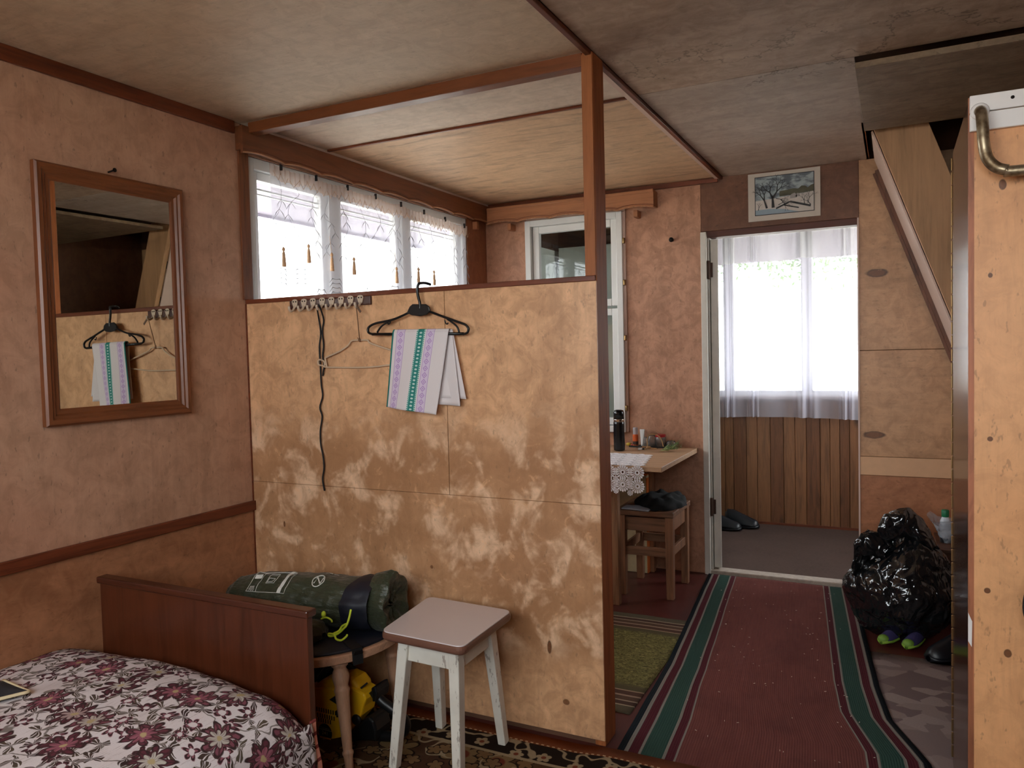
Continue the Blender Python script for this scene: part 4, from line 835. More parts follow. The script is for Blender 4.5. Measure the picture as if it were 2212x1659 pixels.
MB().tube([Vector((lx(a, b)+.009, a, b)) for a, b in pts], .0013, 4).build('scallop_thread', m_thr2, lc)
def on(y, z): return Vector((lx(y, z)+.002, y, z))
q = MB()
for i in range(15):
    y = ca+.05+i*(cb-ca-.1)/14+rr_.uniform(-.03, .03); z = sag(y)-.06; L = []
    for k in range(12): L.append(on(max(ca+.003, min(cb-.003, y+rr_.uniform(-.01, .012)+.025*math.sin(k*.7+i))), z)); z -= rr_.uniform(.018, .03)
    q.tube(curve(L, 3), .0009, 4)
    for k in range(3, 12, 2):
        for s_ in (-1, 1): q.tube([L[k], L[k]+Vector((.001, s_*.018, -.016)), L[k]+Vector((.001, s_*.03, -.034))], [.0007, .0024, .0006], 4, flat=.4)
for i in range(14):
    y = ca+.06+i*(cb-ca-.14)/13+rr_.uniform(-.02, .02); z = 1.60+rr_.uniform(-.04, .05)
    for k in range(4):
        for s_ in (-1, 1): q.tube([on(y, z-k*.02), on(y+s_*.02, z-k*.02+.004), on(y+s_*.036, z-k*.02-.016)], [.0007, .0022, .0006], 4)
o = q.build('embroidered_twigs', m_thr, lc); o['kind'] = 'stuff'
m_tas = flat('beige_tassel', srgb(196, 158, 122), .85, var=.3, scale=120)
for (x, y_) in ((613, 552), (667, 545), (717, 563), (765, 572), (857, 592), (904, 592), (938, 598)):
    p_ = PX(x, y_, 'X', CX+.014); MB().lathe([(.0015, .036), (.006, .030), (.007, .022), (.003, .018), (.006, .010), (.0085, -.030), (.009, -.046), (.002, -.047)], 12, p_).tube([p_+Vector((0, 0, .036)), p_+Vector((-.004, -.006, .11))], .0009, 4).build('tassel', m_tas, lc, smooth=True)
m_clip = flat('dark_clip', srgb(30, 26, 26), .5)
for k in range(8):
    y = ca+.06+k*(cb-ca-.1)/7; B(CX+.002, CX+.012, y-.004, y+.004, sag(y)-.012, sag(y)+.014).build('clip', m_clip, lc, bevel=.001)
def pelmet(name, label, n, L, fn, zt, zb, ends, mat):
    """board with a wavy lower edge; fn(s, z, d): s along, d = depth from the front face"""
    pm = thing(name, fn(L/2, zb, .01), label, 'pelmet'); N = n*12; top = []; bot = []
    wave = lambda s: zb+.012+.012*abs(math.sin(s/L*n*math.pi))**.7*(1 if (s/L*n) % 1 < .5 else .9)
    poly = [(s*L/N, zt) for s in (0, N)]+[(s*L/N, wave(s*L/N)-(.0)) for s in range(N, -1, -1)]
    MB().prism(poly, lambda s, z, d: fn(s, z, d), 0, .014).build('board', mat, pm, bevel=.001, seg=1)
    MB().tube([fn(s*L/N, wave(s*L/N)+.002, -.002) for s in range(N+1)], .0035, 6).build('wavy_beading', timber('pelmet_beading', srgb(176, 124, 88), 'Y', .5), pm, smooth=True)
    MB().tube([fn(s*L/N, wave(s*L/N)+.014, -.0005) for s in range(N+1)], .0015, 5).build('wavy_groove', m_trim, pm, smooth=True)
    return pm
m_pel = timber('pelmet_board_dark', srgb(122, 70, 42), 'Y', .45, .8, .35, knotty=3); m_pel2 = timber('pelmet_board', srgb(166, 110, 74), 'X', .5, .8, .3)
p1 = pelmet('window_pelmet', 'dark brown wooden pelmet with wavy lower edge above the lace curtain', 9, 2.045, lambda s, z, d: Vector((.046-d, -.035+s, z)), 2.182, 2.062, None, m_pel)
B(.004, .032, -.032, -.020, 2.09, 2.182).build('end_board', m_pel, p1); B(.0, .03, 1.86, 1.885, 2.03, 2.075).build('bracket', m_pel2, p1)
p2 = pelmet('small_window_pelmet', 'light brown wooden pelmet above the white casement', 5, 1.055, lambda s, z, d: Vector((.055+s, 1.945+d, z)), 2.158, 2.050, None, m_pel2)
B(1.096, 1.110, 1.957, 2.029, 2.07, 2.158).build('end_board', m_pel2, p2); B(.055, 1.11, 1.94, 1.955, 2.146, 2.164).build('top_beading', m_pel2, p2, bevel=.004)
for x in (.20, 1.0): B(x-.012, x+.012, 1.96, 2.029, 2.02, 2.06).build('bracket', m_pel2, p2, bevel=.002)
# veranda curtain
YV = 3.33
vc = thing('voile_curtain', (1.62, YV, .77), 'long white voile curtain over the veranda window seen through the doorway', 'curtain')
fold_c = [(1.245, .030), (1.42, .022), (1.76, .060), (2.02, .032)]
def vy(x, z):
    s_ = .010*math.sin(x*24)
    for c_, w_ in fold_c: s_ += .035*math.exp(-((x-c_)/w_)**2)*math.sin((x-c_)/w_*4.5)
    return YV+s_
def vl(u, v): x = 1.06+u*1.16; z = 2.06-v*(1.298+.012*math.sin(x*3)); return (x, vy(x, z), z)
MB().grid(vl, 240, 16).build('cloth', m_voile, vc, smooth=True)
def vh(u, v): x = 1.06+u*1.16; z = 2.105-v*(.245+.006*math.sin(x*17)); return (x, vy(x, z)-.012-.004*math.sin(x*120)*(1-v), z)
MB().grid(vh, 260, 8).build('heading', m_voileh, vc, smooth=True)
MB().tube([(1.0, YV-.005, 2.09), (2.3, YV-.005, 2.09)], .006, 8).build('rod', m_iron, vc, smooth=True)
# ================================================================== calendar print above the door
cal = thing('calendar_print', (1.79, 2.02, 1.94), 'winter landscape print with white border above the doorway', 'print')
xa, xb, za, zb_ = 1.609, 1.970, 1.940, 2.192; yc = YB-.0085
m_paper = flat('old_print_paper', srgb(196, 184, 172), .6, var=.08, scale=14)
MB().grid(lambda u, v: (xa+(xb-xa)*u, yc+.001*math.sin(u*6+v*4), za+(zb_-za)*v), 8, 8).build('paper', m_paper, cal, solid=.0015)
ia, ib, ja, jb = 1.647, 1.938, 1.972, 2.169
def ic(x, y): return (ia+(ib-ia)*x, yc-.0022, ja+(jb-ja)*y)
def iflat(name, polys, mat, lay):
    q = MB()
    for P in polys: q.add([(ic(x, y)[0], yc-.0022-lay*.00035, ic(x, y)[2]) for x, y in P], [tuple(range(len(P)))])
    return q.build(name, mat, cal)
t = NT('print_winter_sky'); v = t.co(); m_sky = t.set(t.mix(t.mr(t.noise(t.map(v, (1, 1, 2)), 16, 4), .42, .6), srgb(92, 100, 108), srgb(160, 172, 176)), .5)
m_ink = flat('print_ink_black', srgb(26, 22, 20), .5); m_snow = flat('print_snow', srgb(196, 186, 178), .5, var=.1, scale=40); m_snowb = flat('print_snow_blue', srgb(140, 156, 168), .5, var=.1)
iflat('print_frame', [[(-.012, -.018), (1.012, -.018), (1.012, 1.018), (-.012, 1.018)]], m_ink, 0); iflat('print_sky', [[(0, 0), (1, 0), (1, 1), (0, 1)]], m_sky, 1)
iflat('print_snowfield', [[(0, 0), (1, 0), (1, .50), (.6, .44), (.3, .40), (0, .38)]], m_snow, 2); iflat('print_blue_snow', [[(0, 0), (.75, 0), (.5, .10), (.25, .14), (0, .13)]], m_snowb, 3)
iflat('print_treeline', [[(.42, .44), (1, .50), (1, .68), (.95, .66), (.9, .60), (.86, .66), (.80, .67), (.74, .60), (.66, .62), (.56, .60), (.42, .58)]], flat('print_olive_trees', srgb(74, 70, 44), .5, var=.4, scale=60), 3)
iflat('print_haystack', [[(.60, .36), (.72, .37), (.72, .44), (.68, .50), (.63, .48), (.60, .42)], [(.70, .38), (.77, .40), (.76, .47), (.73, .49), (.70, .44)]], flat('print_haystack_grey', srgb(150, 144, 140), .5, var=.3, scale=80), 4)
q = MB(); r5 = random.Random(2)
def br(x, y, a, L, w, dpt):
    x2, y2 = x+L*math.cos(a)*.72, y+L*math.sin(a); q.bar((ic(x, y)[0], yc-.0044, ic(x, y)[2]), (ic(x2, y2)[0], yc-.0044, ic(x2, y2)[2]), w, .0004, up=(0, 1, 0), w2=w*.6)
    if dpt:
        for s_ in (-1, 1): br(x2, y2, a+s_*r5.uniform(.25, .6), L*r5.uniform(.66, .82), w*.62, dpt-1)
br(.31, .16, 1.62, .25, .016, 5); br(.20, .16, 1.85, .22, .011, 4)
for (x, y, a, L) in ((.36, .40, -.3, .12), (.44, .36, -.9, .14), (.40, .22, .5, .10), (.95, .15, 2.2, .12), (.85, .16, 1.7, .12), (.90, .2, 1.3, .14), (.05, .12, 1.4, .08)): br(x, y, a, L, .004, 3)
for a, b, w_ in (((.36, .13), (.60, .28), .008), ((.60, .28), (.95, .12), .010), ((.5, .2), (.75, .10), .006)):
    q.bar((ic(*a)[0], yc-.0044, ic(*a)[2]), (ic(*b)[0], yc-.0044, ic(*b)[2]), w_, .0004, up=(0, 1, 0))
q.build('print_tree', m_ink, cal)
# ================================================================== alcove table and what stands on it
ZT = .712; tx0, tx1, ty0, ty1 = .46, 1.322, 1.262, 2.022
at = thing('alcove_table', (.89, 1.64, 0), 'plain wooden table in the alcove under the white casement', 'table')
m_tt = timber('bare_tabletop', srgb(186, 150, 118), 'X', .5, 1, .2); m_tl = timber('table_leg_pine', srgb(166, 124, 92), 'Z', .5)
B(tx0, tx1, ty0, ty1, ZT-.026, ZT).build('tabletop', m_tt, at, bevel=.003)
for x, y in ((.52, 1.34), (1.06, 1.34), (.52, 1.96), (1.06, 1.96)): B(x-.02, x+.02, y-.02, y+.02, 0, ZT-.026).build('leg', m_tl, at, bevel=.002)
B(.52, 1.06, 1.33, 1.35, ZT-.10, ZT-.027).build('apron', m_tl, at)
# lace cloth: crocheted rosettes
lt = thing('lace_tablecloth', (1.0, 1.35, ZT), 'white crocheted lace cloth hanging over the front edge of the alcove table', 'tablecloth')
m_cro = flat('white_crochet', srgb(240, 236, 238), .85, var=.06, scale=90)
def ros(c, rr, fn, q, n=14):
    def ring(r0, r1, z=.0):
        v = []; f = []
        for k in range(28):
            a = 2*math.pi*k/28
            for r_ in (r0, r1): v.append(fn(c[0]+r_*math.cos(a), c[1]+r_*math.sin(a)))
        for k in range(28): a = 2*k; b = 2*((k+1) % 28); f.append((a, a+1, b+1, b))
        q.add(v, f)
    ring(rr*.14, rr*.34); 
    for k in range(n):
        a = 2*math.pi*k/n; w_ = math.pi/n*.72; P = [(rr*.30, a-w_*.45), (rr*.80, a-w_), (rr*.94, a-w_*.6), (rr, a), (rr*.94, a+w_*.6), (rr*.80, a+w_), (rr*.30, a+w_*.45)]
        q.add([fn(c[0]+r_*math.cos(b), c[1]+r_*math.sin(b)) for r_, b in P], [tuple(range(7))])
    ring(rr*.80, rr*.86)
drop = .125; x0c, x1c = .80, 1.236
fnv = lambda a, b: (a, ty0-.006-.004*math.sin(a*40)*min(1, -b*8), ZT-.001+b); q = MB()
step = .072
for i in range(6):
    for j in range(2):
        cx__ = x1c-.032-i*step; cz__ = -.030-j*.066; 
        if j == 1 and i % 2 == 1: cz__ += .006
        ros((cx__, cz__), .0365, fnv, q, 16)
        if i < 5: ros((cx__-step/2, cz__-.033), .015, fnv, q, 8); ros((cx__-step/2, cz__+.010), .012, fnv, q, 8); ros((cx__-step/2, cz__-.008), .009, fnv, q, 8)
o = q.build('hanging_lace', m_cro, lt, solid=.0018); o['kind'] = 'stuff'
q = MB(); fnh = lambda a, b: (a, b, ZT+.0015)
for i in range(6):
    for j in range(6):
        cx__ = x1c-.035-i*step-(j*.012); cy__ = ty0+.030+j*.066; ros((cx__, cy__), .0345, fnh, q)
        ros((cx__-step/2, cy__+.033), .016, fnh, q, 8)
o = q.build('flat_lace', m_cro, lt, solid=.0018); o['kind'] = 'stuff'
MB().grid(lambda u, v: (x0c-.02+u*(x1c-x0c-.06+.02)-.06*v*u, ty0+v*.41, ZT+.0007), 2, 2).build('ground_net', flat('crochet_net', srgb(176, 172, 176), .9), lt)
# thermos
tz = PX(1338, 974, 'Z', ZT); th_ = thing('thermos', (tz.x, tz.y, ZT+.003), 'black vacuum flask with a steel ring on the alcove table', 'thermos')
c0_ = Vector((tz.x, tz.y, ZT+.003)); m_tb = flat('thermos_black', srgb(12, 12, 14), .22, var=.1)
MB().lathe([(.027, 0), (.031, .004), (.031, .150), (.0295, .160)], 28, c0_).build('body', m_tb, th_, smooth=False, bevel=.001)
MB().lathe([(.0300, .160), (.0302, .162), (.0302, .172), (.0300, .174)], 28, c0_).build('steel_ring', flat('polished_steel', srgb(214, 208, 200), .15, 1.0), th_, smooth=True)
MB().lathe([(.0295, .174), (.0295, .210), (.026, .222), (.014, .226), (0, .227)], 28, c0_).build('cup_lid', m_tb, th_, smooth=True)
def item(name, px, py, label, cat):
    p_ = PX(px, py, 'Z', ZT+.002)
    if p_.y > 1.965: p_ = PX(px, py, 'Y', 1.965); p_.z = ZT+.002
    return thing(name, p_, label, cat), p_
# orange spray bottle
ob, p_ = item('orange_bottle', 1373, 963, 'orange bottle with clear cap on the alcove table', 'bottle')
MB().lathe([(.015, 0), (.0165, .003), (.0165, .066), (.013, .072)], 20, p_).build('body', flat('orange_label', srgb(206, 92, 36), .35, var=.1), ob, smooth=False)
MB().lathe([(.0168, .012), (.0170, .013), (.0170, .030), (.0168, .031)], 20, p_).build('dark_label_band', flat('dark_label', srgb(60, 36, 30), .4), ob)
t = NT('cloudy_cap'); m_cap = t.set((.8, .8, .85), .25, Transmission_Weight=.5, IOR=1.3, Alpha=.75); MB().lathe([(.0135, .070), (.014, .072), (.014, .104), (.012, .110), (0, .111)], 20, p_).build('cap', m_cap, ob, smooth=True)
tb_, p_ = item('white_tube', 1388, 962, 'white squeeze tube standing on its cap behind the lighter', 'tube')
MB().lathe([(.008, 0), (.008, .014)], 14, p_).build('cap', m_whiteold, tb_)
q = MB(); q.grid(lambda u, v: tuple(p_+Vector((math.cos(u*6.283)*(.009+.006*v), math.sin(u*6.283)*(.009*(1-v)+.001), .014+.086*v))), 18, 8, wrap=True); q.build('body', m_white, tb_, smooth=True)
# glass jars
t = NT('clear_glass'); m_cg = t.set((.95, .97, .97), .04, Transmission_Weight=.9, IOR=1.40, Alpha=.75)
def jar(name, px, py, r_, h_, label, lid=None):
    j, p_ = item(name, px, py, label, 'jar'); MB().lathe([(r_*.7, 0), (r_, .004), (r_, h_*.78), (r_*.8, h_*.88), (r_*.8, h_), (r_*.76, h_), (r_*.76, h_*.88), (r_*.93, h_*.76), (r_*.93, .008), (0, .008)], 22, p_).build('glass', m_cg, j, smooth=True)
    if lid: MB().lathe([(r_*.8, h_-.012), (r_*.95, h_-.010), (r_*.95, h_+.002), (r_*.9, h_+.004), (0, h_+.004)], 22, p_).build('lid', lid, j, smooth=False)
jar('small_jar', 1397, 968, .016, .062, 'small empty glass jar beside the white tube')
jar('glass_tumbler', 1408, 957, .024, .072, 'glass tumbler behind the twine loop')
jar('red_lid_jar', 1427, 955, .030, .070, 'glass jar with red lid against the back wall', flat('red_lid', srgb(170, 30, 34), .35))
jar('low_glass', 1450, 960, .028, .038, 'low glass bowl behind the green dill')
# twine loop with bow
tw_, p_ = item('twine_loop', 1401, 970, 'loop of beige twine tied in a bow on the alcove table', 'twine')
m_twn = flat('beige_twine', srgb(172, 132, 88), .85, var=.2, scale=90)
MB().tube(curve([by(1399, 966, p_.y), by(1398, 950, p_.y+.01), by(1402, 940, p_.y+.015), by(1411, 938, p_.y+.02), by(1422, 941, p_.y+.02), by(1429, 951, p_.y+.015), by(1433, 965, p_.y+.01)], 6), .0028, 6).build('loop', m_twn, tw_, smooth=True)
MB().ball(p_+Vector((.0, 0, .010)), .010, 6, sc=(1.4, 1, .8)).tube([p_+Vector((0, 0, .010)), p_+Vector((-.035, .002, .012)), p_+Vector((-.04, .01, .004))], .004, 6).tube([p_+Vector((0, 0, .008)), p_+Vector((-.012, -.03, .001))], .003, 6).tube([p_+Vector((.0, 0, .008)), p_+Vector((.05, -.006, .004))], .003, 6).build('bow', m_twn, tw_, smooth=True)
lg, p_ = item('lighter', 1383, 972, 'small white lighter lying beside the flask', 'lighter')
MB().bar(p_+Vector((-.012, 0, .006)), p_+Vector((.012, .004, .006)), .011, .010).build('body', m_white, lg, bevel=.002); MB().bar(p_+Vector((.013, .0042, .006)), p_+Vector((.022, .0055, .006)), .010, .009).build('head', m_iron, lg)
tr_, p_ = item('dark_tray', 1390, 967, 'thin dark tray under the jars on the alcove table', 'tray')
q = MB(); q.box(p_.x-.09, p_.x+.13, p_.y+.015, p_.y+.15, ZT+.0015, ZT+.0045); q.build('base', m_dark, tr_)
for a in (p_.y+.015, p_.y+.147): B(p_.x-.09, p_.x+.13, a, a+.003, ZT+.0045, ZT+.010).build('rim', m_dark, tr_)
yb_, p_ = item('candy_bag', 1356, 964, 'small yellow and red packet behind the flask', 'packet')
MB().ball(p_+Vector((0, .02, .010)), .014, 6, sc=(1.3, .8, .7)).build('wrapper', flat('yellow_wrapper', srgb(190, 160, 50), .4, var=.5, scale=70), yb_, smooth=True); MB().ball(p_+Vector((.020, .02, .007)), .009, 6, sc=(1.2, .8, .7)).build('red_end', flat('red_wrapper', srgb(150, 40, 40), .4), yb_, smooth=True)
# dill bunch
dl, p_ = item('dill_bunch', 1440, 975, 'bunch of fresh green dill on the table corner', 'dill')
q = MB(); st = MB(); r6 = random.Random(9)
for i in range(34):
    a = r6.uniform(-.5, .9); s0 = p_+Vector((-.01+r6.uniform(-.02, .02), r6.uniform(-.03, .03), .006)); d_ = Vector((math.cos(a)*.9, math.sin(a)*.6+.15, r6.uniform(.05, .75))).normalized(); L = r6.uniform(.04, .095)
    st.tube([s0, s0+d_*L*.6], .0011, 4)
    for k in range(16):
        b = s0+d_*L*(.3+.7*k/16); e_ = b+Vector((r6.uniform(-1, 1), r6.uniform(-1, 1), r6.uniform(-.6, 1))).normalized()*r6.uniform(.008, .018); e_.z = max(e_.z, ZT+.003); sd2 = (e_-b).cross(Vector((r6.random(), r6.random(), 1))).normalized()*.0012
        q.add([b-sd2, b+sd2, e_], [(0, 1, 2)])
o = q.build('fronds', flat('dill_green', srgb(98, 128, 74), .7, var=.4, scale=60), dl); o['kind'] = 'stuff'
st.tube(curve([by(1421, 986, p_.y-.01), by(1423, 978, p_.y-.01), by(1428, 975, p_.y)], 5), .0022, 6).tube(curve([by(1427, 987, p_.y-.012), by(1429, 979, p_.y-.01), by(1436, 976, p_.y)], 5), .0022, 6)
o = st.build('stems', flat('dill_stem', srgb(170, 176, 120), .6), dl); o['kind'] = 'stuff'
# wooden stool under the table ------------------------------------------------------
ws = thing('wooden_stool', (1.16, 1.66, 0), 'bare brown wooden stool under the alcove table', 'stool')
sx0, sx1, sy0, sy1 = 1.022, 1.312, 1.492, 1.832; m_ws = timber('aged_stool_wood', srgb(142, 98, 70), 'Z', .55); m_wsx = timber('aged_stool_seat', srgb(130, 92, 68), 'X', .55)
B(sx0-.012, sx1+.004, sy0-.012, sy1+.012, .420, .448).build('seat', m_wsx, ws, bevel=.004)
for x, y in ((sx0+.018, sy0+.018), (sx1-.022, sy0+.018), (sx0+.018, sy1-.018), (sx1-.022, sy1-.018)): MB().bar((x, y, 0), (x, y, .42), .036, .036, w2=.042, h2=.042, up=(0, 1, 0)).build('leg', m_ws, ws, bevel=.003)
for z, h_ in ((.375, .07), (.235, .045)):
    for y in (sy0+.018, sy1-.018): B(sx0+.03, sx1-.034, y-.008, y+.008, z-h_/2, z+h_/2).build('stretcher', m_wsx, ws, bevel=.002)
    for x in (sx0+.018, sx1-.022): B(x-.008, x+.008, sy0+.03, sy1-.03, z-h_/2, z+h_/2).build('stretcher', m_ws, ws, bevel=.002)
def heap(c, sx, sy, h_, sd, zf, n=40, m=20):
    def f(u, v):
        a = u*2*math.pi; e_ = v; r_ = math.sin(e_*math.pi*.5); wob = 1+.22*noise.noise((math.cos(a)*1.6+sd, math.sin(a)*1.6, 0))+.12*noise.noise((math.cos(a)*4+sd, math.sin(a)*4, v*3))
        z = h_*math.cos(e_*math.pi*.5)**.8*(1+.5*noise.noise((math.cos(a)*r_*3+sd, math.sin(a)*r_*3, 5)))
        return (c[0]+sx*r_*wob*math.cos(a), c[1]+sy*r_*wob*math.sin(a), max(zf+.002, zf+z))
    return MB().grid(f, n, m, wrap=True)
m_jkt = flat('black_cloth', srgb(12, 12, 14), .9, var=.5, scale=50)
o = heap((1.20, 1.66), .14, .17, .065, 3.0, .449).build('black_jacket', m_jkt, smooth=True); tag(o, 'crumpled black jacket heaped on the wooden stool', 'jacket')
pk = MB().grid(lambda u, v: (1.045+u*.15, 1.485+v*.09-.03*u, .4535+.012*math.sin(u*3.1)*math.sin(v*3.1)), 8, 8).build('grey_packet', flat('grey_foil', srgb(150, 152, 160), .35, var=.3, scale=20), smooth=True, solid=.006); tag(pk, 'crumpled grey packet at the front of the wooden stool', 'packet')
bx = thing('carton', (1.24, 1.93, 0), 'cream carton with orange edges under the alcove table', 'carton')
cz0 = by(1400, 1057, 1.93).z; xl_, xr_ = by(1383, 1030, 1.93).x, by(1400, 1030, 1.93).x; zc = by(1392, 1023, 1.93).z
MB().box(xl_-.12, xr_, 1.90, 1.99, 0.002, zc).build('box', flat('cream_card', srgb(206, 190, 150), .7), bx, bevel=.001); B(xr_-.004, xr_+.001, 1.899, 1.991, 0.002, zc-.02).build('orange_edge', flat('orange_card', srgb(206, 104, 40), .6), bx); B(xl_-.12, xr_+.001, 1.898, 1.992, zc-.006, zc+.002).build('orange_lid_edge', MATS['orange_card'], bx)
# ================================================================== staircase
st_ = thing('staircase', (2.9, 1.7, 0), 'steep wooden staircase rising through the ceiling hatch', 'staircase')
m_str = timber('stair_stringer_pine', srgb(190, 144, 104), 'Z', .6, .6, .3, knotty=2.2)
sl = 2.81; xlow = lambda z: 2.230+(2.197-z)/sl
def strg(y0, y1): z0_, z1_ = 0, 2.62; return MB().prism([(xlow(z0_), z0_), (xlow(z0_)+.205, z0_), (xlow(z1_)+.205, z1_), (xlow(z1_), z1_)], lambda x, z, d: (x, d, z), y0, y1)
strg(1.385, 1.420).build('stringer', m_str, st_, bevel=.002); strg(1.975, 2.005).build('stringer', m_str, st_, bevel=.002)
for k in range(9): z = .24+k*.245; B(xlow(z)+.02, xlow(z)+.20, 1.42, 1.975, z-.015, z+.015).build('tread', m_dkwood, st_, bevel=.003)
d_ = Vector((-1/sl, 0, 1)).normalized(); nn = Vector((-1, 0, -1/sl)).normalized()
def slab(y0, y1, o0, o1, z0_, z1_, nm, mat):
    q = MB(); v = []
    for z in (z0_, z1_):
        for o_ in (o0, o1):
            for y in (y0, y1): p_ = Vector((xlow(z), y, z))+nn*o_; v.append(p_)
    q.add(v, [(0, 1, 3, 2), (4, 6, 7, 5), (0, 4, 5, 1), (2, 3, 7, 6), (0, 2, 6, 4), (1, 5, 7, 3)]); return q.build(nm, mat, st_, bevel=.001)
slab(1.425, 2.004, .002, .010, .02, 2.19, 'soffit', m_pale); slab(1.990, 2.008, .010, .026, .02, 2.14, 'moulding', timber('stair_moulding', srgb(112, 70, 48), 'Z', .5)); slab(1.994, 2.012, .026, .040, .02, 2.13, 'moulding', MATS['stair_moulding'])
# ================================================================== wardrobe
WX, WY0, WY1, WZ = 2.463, -.243, .312, 1.82
wd = thing('wardrobe', (2.9, .03, 0), 'tall plywood wardrobe with dark brown door at the right edge', 'wardrobe')
m_we = plywood('wardrobe_end_plywood', srgb(230, 170, 118), 'Z', .45, .15, speck=.35, warm=srgb(222, 154, 100),
               knots=[(-.395, -.273, 1.05, .006, .006), (-.372, -.273, 1.62, .007, .012), (-.40, -.273, .70, .007, .007), (-.36, -.273, .56, .008, .010), (-.395, -.273, 1.42, .005, .006)])
m_wd = flat('dark_brown_laminate', srgb(66, 40, 28), .16, var=.12, scale=6, spec=.6)
B(WX+.020, 3.36, WY0+.006, WY1, 0, WZ).build('carcass', m_core, wd)
B(WX+.002, 3.36, WY0, WY0+.006, 0, WZ).build('end_panel', m_we, wd, bevel=.001)
dr = B(WX, WX+.018, WY0+.0065, WY1-.004, .015, WZ-.004).build('door', m_wd, wd, bevel=.0015)
m_brs = flat('brass_piano_hinge', srgb(196, 160, 110), .3, .9)
for k in range(45): z = .03+k*.0395; MB().lathe([(.0020, 0), (.0026, .002), (.0026, .034), (.0020, .036)], 8, (WX-.001, WY1-.001, z)).build('hinge_knuckle', m_brs, dr)
B(WX-.001, WX+.0105, WY0-.001, WY0+.0065, 0, WZ).build('edge_lipping', timber('ply_lipping', srgb(176, 108, 74), 'Z', .5), wd)
m_wp = flat('white_rack_paint', srgb(238, 232, 228), .3, var=.04)
zw1, zw0 = WZ+.001, 1.742
B(WX+.001, 3.36, WY0-.014, WY0-.001, 1.7835, zw1).build('rack_board', m_wp, wd, bevel=.002); B(WX+.001, 3.36, WY0-.014, WY0-.001, zw0, 1.7815).build('rack_board', m_wp, wd, bevel=.002)
MB().ball((2.545, WY0-.014, 1.805), .004, 4).build('screw', m_iron, wd)
pi = [(2.483, -.256, 1.782), (2.483, -.275, 1.780), (2.484, -.292, 1.765), (2.485, -.300, 1.74), (2.487, -.302, 1.705), (2.493, -.302, 1.672), (2.508, -.302, 1.650), (2.53, -.302, 1.640), (2.57, -.302, 1.636), (3.0, -.302, 1.636), (3.2, -.302, 1.636), (3.25, -.300, 1.655), (3.26, -.295, 1.74), (3.26, -.256, 1.76)]
t = NT('tarnished_tube'); v = t.co(); n = t.noise(v, 18, 4); m_pipe = t.set(t.mix(t.mr(n, .42, .62), srgb(176, 160, 132), srgb(104, 82, 56)), t.mr(n, .4, .6, .28, .5), .75)
MB().tube(curve(pi, 5), .0120, 14).build('clothes_rail', m_pipe, wd, smooth=True)
MB().lathe([(.017, 0), (.019, .003), (.016, .006), (.0, .007)], 18, (2.483, WY0-.0145, 1.783), (0, -1, 0)).build('rail_flange', m_wp, wd, smooth=True)
MB().prism([(WX-.0012, .578), (WX+.006, .565), (WX+.007, .625), (WX+.004, .632), (WX-.0012, .645)], lambda x, z, d: (x, d, z), WY0-.0022, WY0+.001).build('paint_chip', m_wp, wd)
hb = thing('hanging_bag', (2.61, -.302, .6), 'black bag hanging by a grey strap from the rail at the right edge', 'bag')
q = MB(); q.tube(curve([(2.575, -.316, .80), (2.578, -.318, 1.2), (2.575, -.317, 1.60), (2.575, -.302, 1.652), (2.575, -.288, 1.60), (2.60, -.300, 1.2), (2.66, -.31, .80)], 5), .006, 6, flat=.5); q.build('strap', flat('grey_webbing', srgb(120, 124, 138), .7), hb, smooth=True)
def hbag(u, v):
    a = u*2*math.pi; k = math.sin(min(1, v*1.02)*math.pi)**.45; return (2.635+.077*k*math.cos(a)*(1+.05*noise.noise((a, v*4, 1))), -.320+.045*k*math.sin(a), .60+.21*v)
MB().grid(hbag, 32, 18, wrap=True).build('body', m_jkt, hb, smooth=True)
# ================================================================== rubbish bag, shoes, box and bottle by the back wall
def gb(u, v):
    a = u*2*math.pi; e_ = v*math.pi; z = -math.cos(e_); r_ = math.sin(e_)**.75; dx, dy = math.cos(a), math.sin(a)
    n_ = Vector((dx*r_, dy*r_, z)); f1 = noise.noise(n_*1.5+Vector((3, 1, 2))); f2 = 1-abs(noise.noise(n_*3.4+Vector((7, 2, 1))))*2; f3 = 1-abs(noise.noise(n_*8+Vector((1, 5, 3))))*2; f4 = 1-abs(noise.noise(n_*18))*2
    k = 1+.10*f1+.040*f2+.014*f3+.004*f4; top = max(0, z)
    x = 2.325+(.215*dx*r_)*k*(1-.30*top)+.03*top; y = 1.425+.19*dy*r_*k*(1-.22*top); zz = .222+.222*z*k
    lean = .06*max(0, -dx)*max(0, z-.1); zz += -.10*max(0, -dx*.9-.1)*top+.03*math.exp(-((dx*r_-.15)**2+(dy*r_)**2)*14)*top; return (x, y, max(.011, zz))
t = NT('black_bin_liner'); v = t.co(); n = t.noise(v, 9, 3); wv2 = t.vmath('SCALE', t.noisec(v, 7)); wv2.node.inputs['Scale'].default_value = .10; vv = t.vmath('ADD', t.map(v, (1, 1, .6)), wv2)
e1 = t.vor(vv, 9, 'DISTANCE_TO_EDGE').outputs['Distance']; e2 = t.vor(vv, 24, 'DISTANCE_TO_EDGE').outputs['Distance']; t.bump(t.math('ADD', t.mr(e1, 0, .22), t.math('MULTIPLY', t.mr(e2, 0, .3), .45)), .55, .016)
m_liner = t.set(t.mix(n, (.004, .004, .005), (.010, .011, .012)), .13, spec=1.0)
rb = thing('rubbish_bag', (2.325, 1.425, 0), 'full black plastic rubbish bag by the doorway', 'rubbish bag')
MB().grid(gb, 150, 100, wrap=True).build('body', m_liner, rb, smooth=True)
kn = [PX(x, y, 'Y', 1.38) for x, y in ((1928, 1172), (1918, 1160), (1912, 1148), (1920, 1138), (1938, 1130), (1962, 1128), (1985, 1140), (2005, 1165), (2022, 1195))]
